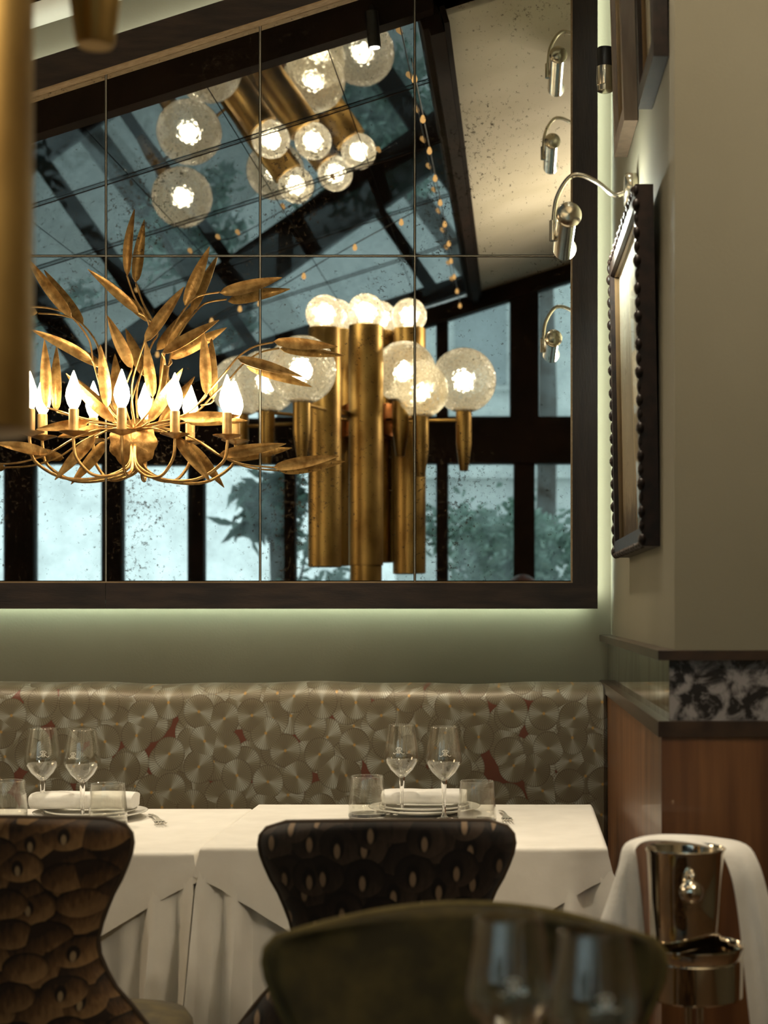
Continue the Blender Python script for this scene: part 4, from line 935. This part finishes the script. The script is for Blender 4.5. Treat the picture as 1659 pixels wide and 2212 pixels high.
def string(name, label, pts, n, bulbs):
    r_ = empty(name, pts[0], label, 'string lights', 'string lights along the roof')
    path = smoothpath(pts, 8); MB().tube(path, .0022, 5).build('wire', m_black, r_, True)
    b0 = None
    for k in range(bulbs):
        f_ = (k+.5)/bulbs*(len(path)-1); i = int(f_); p = path[i].lerp(path[min(i+1, len(path)-1)], f_-i)-Vector((0, 0, .014))
        if b0 is None:
            b0 = MB().lathe([(.0005, -.014), (.008, -.009), (.0095, -.002), (.007, .006), (.004, .013)], (0, 0, 0), 10).build('bulb', m_string, r_, True, origin=(0, 0, 0)); b0.location = p-WORLD[r_.name]
        else: share('bulb', b0, r_, p)
xb = XB-.075
string('string_lights', 'string of tiny amber bulbs along the glass side of the roof beam', [(xb, -.6-k*.6, roofz(xb, .6+k*.6)-.055) for k in range(8)], 0, 11)
def below(px, py, dz): v = ROOF(px, py); v.z -= dz; return v
string('string_lights', 'slack string of tiny bulbs under the heavy diagonal brace', [below(300, 720, .13), below(480, 600, .14), below(560, 575, .14), below(740, 470, .13), below(900, 380, .13)], 0, 7)

# ================================================================ OUTSIDE
struct(MB().box((-14, -22, -0.25), (14, -GD-.12, -0.12)).build('ground', m_ground))
def foliage(name, label, cat, center, rad, n, size, mat, trunk=None, seed=1, group=None):
    rr = random.Random(seed); c_ = Vector(center); root = empty(name, (c_.x, c_.y, -.12 if trunk else c_.z-rad[2]), label, cat, group)
    m = MB(); cl = [Vector((rr.gauss(0, .45)*rad[0], rr.gauss(0, .45)*rad[1], rr.gauss(0, .45)*rad[2])) for _ in range(16)]
    for _ in range(n):
        q = rr.choice(cl); p = c_+q+Vector((rr.gauss(0, .20)*rad[0], rr.gauss(0, .20)*rad[1], rr.gauss(0, .20)*rad[2]))
        d_ = Vector((rr.uniform(-1, 1), rr.uniform(-1, 1), rr.uniform(-1, .4))).normalized(); s_ = d_.orthogonal().normalized()*size*.22; L = size*rr.uniform(.6, 1.2); nn = d_.cross(s_).normalized()*size*.05
        m.add([p, p+d_*L*.45+s_+nn, p+d_*L, p+d_*L*.45-s_+nn], [(0, 1, 2), (0, 2, 3)])
    o = m.build('foliage', mat, root); o['kind'] = 'stuff'
    if trunk:
        MB().tube([(c_.x, c_.y, -.12), (c_.x+.05, c_.y, c_.z*.5), (c_.x, c_.y, c_.z)], [trunk, trunk*.8, trunk*.3], 8).build('trunk', m_bark, root, True)
    else:
        for k in range(5):
            q = cl[k]; MB().tube([(c_.x, c_.y, c_.z-rad[2]), c_+q*.4, c_+q], [.015, .010, .003], 6).build('branch', m_bark, root, True)
    return root
foliage('tree', 'dark tree overhanging the middle of the glass roof', 'tree', (-1.6, -6.6, 4.9), (1.0, .8, .8), 2600, .16, m_leaf, .09, 3, 'trees outside')
foliage('tree', 'leafy tree beyond the left end of the glass roof', 'tree', (-4.4, -7.6, 4.4), (.9, .9, .9), 2400, .16, m_leaf, .09, 4, 'trees outside')
foliage('tree', 'tall pale tree behind the upper right roof panes', 'tree', (0.2, -9.8, 6.0), (1.4, 1.0, 1.2), 2600, .2, m_leafp, .10, 5, 'trees outside')
foliage('tree', 'laurel whose dark leaves hang beside the brass tubes', 'tree', (-1.62, -6.3, 1.86), (.22, .2, .20), 420, .15, m_leaf, .04, 6, 'trees outside')
for k, (x, y, z, rx, rz_, mt, lab) in enumerate(((-.25, -6.2, 1.45, .42, .42, m_leafp, 'pale bush outside the window right of the brass tubes'), (.12, -6.6, 1.5, .30, .40, m_leafp, 'pale bush outside the window at the mirror right edge'),
        (-1.5, -6.6, 1.25, .40, .25, m_leafp, 'pale low bush outside behind the central brass tubes'), (-2.6, -6.4, 1.18, .32, .16, m_leafp, 'low bush along the sill of the second window'))):
    foliage('bush', lab, 'bush', (x, y, z), (rx, .3, rz_), 1500, .10, mt, None, 20+k, 'bushes outside')
# neighbouring house
hb = empty('neighbouring_house', (1.0, -11.5, -.12), 'pale rendered house with grey window seen through the right-hand panes', 'house')
MB().box((-1.2, -12.5, -.12), (3.5, -11.5, 5.6)).build('facade', m_render, hb)
for z in (2.45, 3.05, 4.6): MB().box((-1.25, -11.5, z), (3.5, -11.38, z+.07)).build('string_course', m_render, hb)
wf_ = MB().box((-.75, -11.5, 3.30), (.02, -11.42, 4.40)).build('window_surround', m_render, hb)
MB().box((-.62, -11.45, 3.35), (-.12, -11.40, 4.25)).build('shutter', m_shutter, wf_)
MB().hexa([(-1.4, -12.7, 5.6), (3.6, -12.7, 5.6), (3.6, -11.2, 5.6), (-1.4, -11.2, 5.6), (-1.4, -12.1, 6.4), (3.6, -12.1, 6.4), (3.6, -11.9, 6.4), (-1.4, -11.9, 6.4)]).build('roof', m_shutter, hb)

# ================================================================ PHOTOGRAPHER (only the top of the head shows in the mirror)
m_cloth_dark = M('charcoal_knit', (0.03, 0.03, 0.032), 0.9, scale=40)
m_skin = M('skin', (0.52, 0.30, 0.21), 0.55, col2=(0.46, 0.25, 0.17), scale=12)
m_hair = M('auburn_hair', (0.10, 0.035, 0.02), 0.5, col2=(0.05, 0.018, 0.01), scale=30, stretch=(6, 1, 1))
def skinned(name, joints, links, mat, parent, sub=2):
    me = bpy.data.meshes.new(name); keys = list(joints); org = WORLD[parent.name] if parent else Vector((0, 0, 0))
    me.from_pydata([Vector(joints[k][0])-org for k in keys], [(keys.index(a), keys.index(b)) for a, b in links], []); me.materials.append(mat)
    o = bpy.data.objects.new(name, me); COL.objects.link(o)
    sk = o.modifiers.new('skin', 'SKIN'); sk.use_smooth_shade = True
    for i, k in enumerate(keys):
        r_ = joints[k][1]; me.skin_vertices[0].data[i].radius = (r_, r_) if not isinstance(r_, tuple) else r_
        me.skin_vertices[0].data[i].use_root = (i == 0)
    sb = o.modifiers.new('subdivision', 'SUBSURF'); sb.levels = sb.render_levels = sub
    if parent: o.parent = parent
    return o
PX, PY = 0.018, -4.52
per = empty('person', (PX, PY, 0), 'seated photographer in dark clothes, only the top of the auburn hair showing in the mirror', 'person')
J = {'pelvis': ((PX, PY-.06, .60), (.15, .11)), 'waist': ((PX, PY-.05, .78), (.13, .10)), 'chest': ((PX, PY-.02, .98), (.155, .11)), 'neck0': ((PX, PY, 1.09), .06), 'neck': ((PX, PY+.015, 1.14), .047),
     'jaw': ((PX, PY+.045, 1.19), (.055, .065)), 'head': ((PX, PY+.04, 1.27), (.078, .095)), 'crown': ((PX, PY+.03, 1.335), (.055, .065))}
L = [('pelvis', 'waist'), ('waist', 'chest'), ('chest', 'neck0'), ('neck0', 'neck'), ('neck', 'jaw'), ('jaw', 'head'), ('head', 'crown')]
for s_, n_ in ((-1, 'l'), (1, 'r')):
    J.update({'sh'+n_: ((PX+s_*.175, PY-.01, 1.045), .055), 'el'+n_: ((PX+s_*.235, PY+.06, .84), .042), 'wr'+n_: ((PX+s_*.115, PY+.17, 1.055), .028), 'pa'+n_: ((PX+s_*.085, PY+.19, 1.12), (.022, .038)),
              'hip'+n_: ((PX+s_*.09, PY-.03, .57), .085), 'kn'+n_: ((PX+s_*.12, PY+.34, .56), .060), 'an'+n_: ((PX+s_*.12, PY+.30, .10), .038), 'to'+n_: ((PX+s_*.13, PY+.44, .035), .032)})
    L += [('chest', 'sh'+n_), ('sh'+n_, 'el'+n_), ('el'+n_, 'wr'+n_), ('wr'+n_, 'pa'+n_), ('pelvis', 'hip'+n_), ('hip'+n_, 'kn'+n_), ('kn'+n_, 'an'+n_), ('an'+n_, 'to'+n_)]
    for q in range(5):
        fl = (.035, .045, .048, .044, .034)[q]; zq = 1.155-.018*q if q else 1.11
        a_ = (PX+s_*(.075-.008*(q > 0)), PY+.205, zq); b_ = (PX+s_*(.075-fl), PY+.222, zq+.004)
        J['f%s%d' % (n_, q)] = (a_, .0095); J['g%s%d' % (n_, q)] = (b_, .0075); L += [('pa'+n_, 'f%s%d' % (n_, q)), ('f%s%d' % (n_, q), 'g%s%d' % (n_, q))]
skinned('body', J, L, m_skin, per)
JS = {k: (v[0], tuple(x*1.10+.004 for x in v[1]) if isinstance(v[1], tuple) else v[1]*1.10+.006) for k, v in J.items() if k[:2] not in ('ne', 'ja', 'he', 'cr', 'pa', 'wr') and k[0] not in 'fg'}
JS['neck0'] = ((PX, PY, 1.08), .066)
for n_ in 'lr': a_, b_ = Vector(J['el'+n_][0]), Vector(J['wr'+n_][0]); JS['cu'+n_] = (a_.lerp(b_, .85), .037)
LS = [(a_, b_) for a_, b_ in L if a_ in JS and b_ in JS]+[('el'+n_, 'cu'+n_) for n_ in 'lr']
skinned('clothing', JS, LS, m_cloth_dark, per)
hd = Vector((PX, PY+.030, 1.285)); m = MB(); rows = []
for i in range(15):
    th = PI*.60*i/14; row = []
    for k in range(32):
        a_ = 2*PI*k/32; front = max(0, math.sin(a_)); t_ = th*(1-.38*front)
        rr_ = 1+.02*math.sin(9*a_+i)
        row.append(hd+Vector((.089*math.sin(t_)*math.cos(a_)*rr_, .106*math.sin(t_)*math.sin(a_)*rr_, .100*math.cos(t_)+.001)))
    rows.append(row)
m.grid(rows, True); m.build('hair', m_hair, per, True)
MB().sphere(hd+Vector((0, .110, -.045)), .014, 12, 8).build('nose', m_skin, per, True)
for s_ in (-1, 1):
    MB().sphere(hd+Vector((s_*.032, .088, -.018)), .012, 12, 8).build('eye', m_plate, per, True)
    MB().sphere(hd+Vector((s_*.084, .0, -.03)), .016, 12, 8).build('ear', m_skin, per, True)
MB().box((PX-.022, PY+.135, 1.182), (PX+.022, PY+.143, 1.188)).build('mouth', m_copper, per)
pc = empty('photo_camera', (PX, PY+.215, 1.085), 'black camera held up by the seated photographer', 'camera')
MB().box((PX-.068, PY+.18, 1.085), (PX+.068, PY+.232, 1.18)).build('body', m_black, pc)
MB().box((PX-.03, PY+.185, 1.18), (PX+.03, PY+.228, 1.202)).build('viewfinder', m_black, pc)
sl = empty('stool', (PX, PY-.06, 0), 'plain dark stool under the photographer', 'stool')
MB().lathe([(.16, .44), (.17, .45), (.17, .475), (.15, .485)], (PX, PY-.06, 0), 28).build('seat', m_leg, sl, AUTO)
for k in range(4):
    a_ = PI/4+k*PI/2; MB().tube([(PX+.11*math.cos(a_), PY-.06+.11*math.sin(a_), .44), (PX+.15*math.cos(a_), PY-.06+.15*math.sin(a_), 0)], .014, 10).build('leg', m_leg, sl, AUTO)
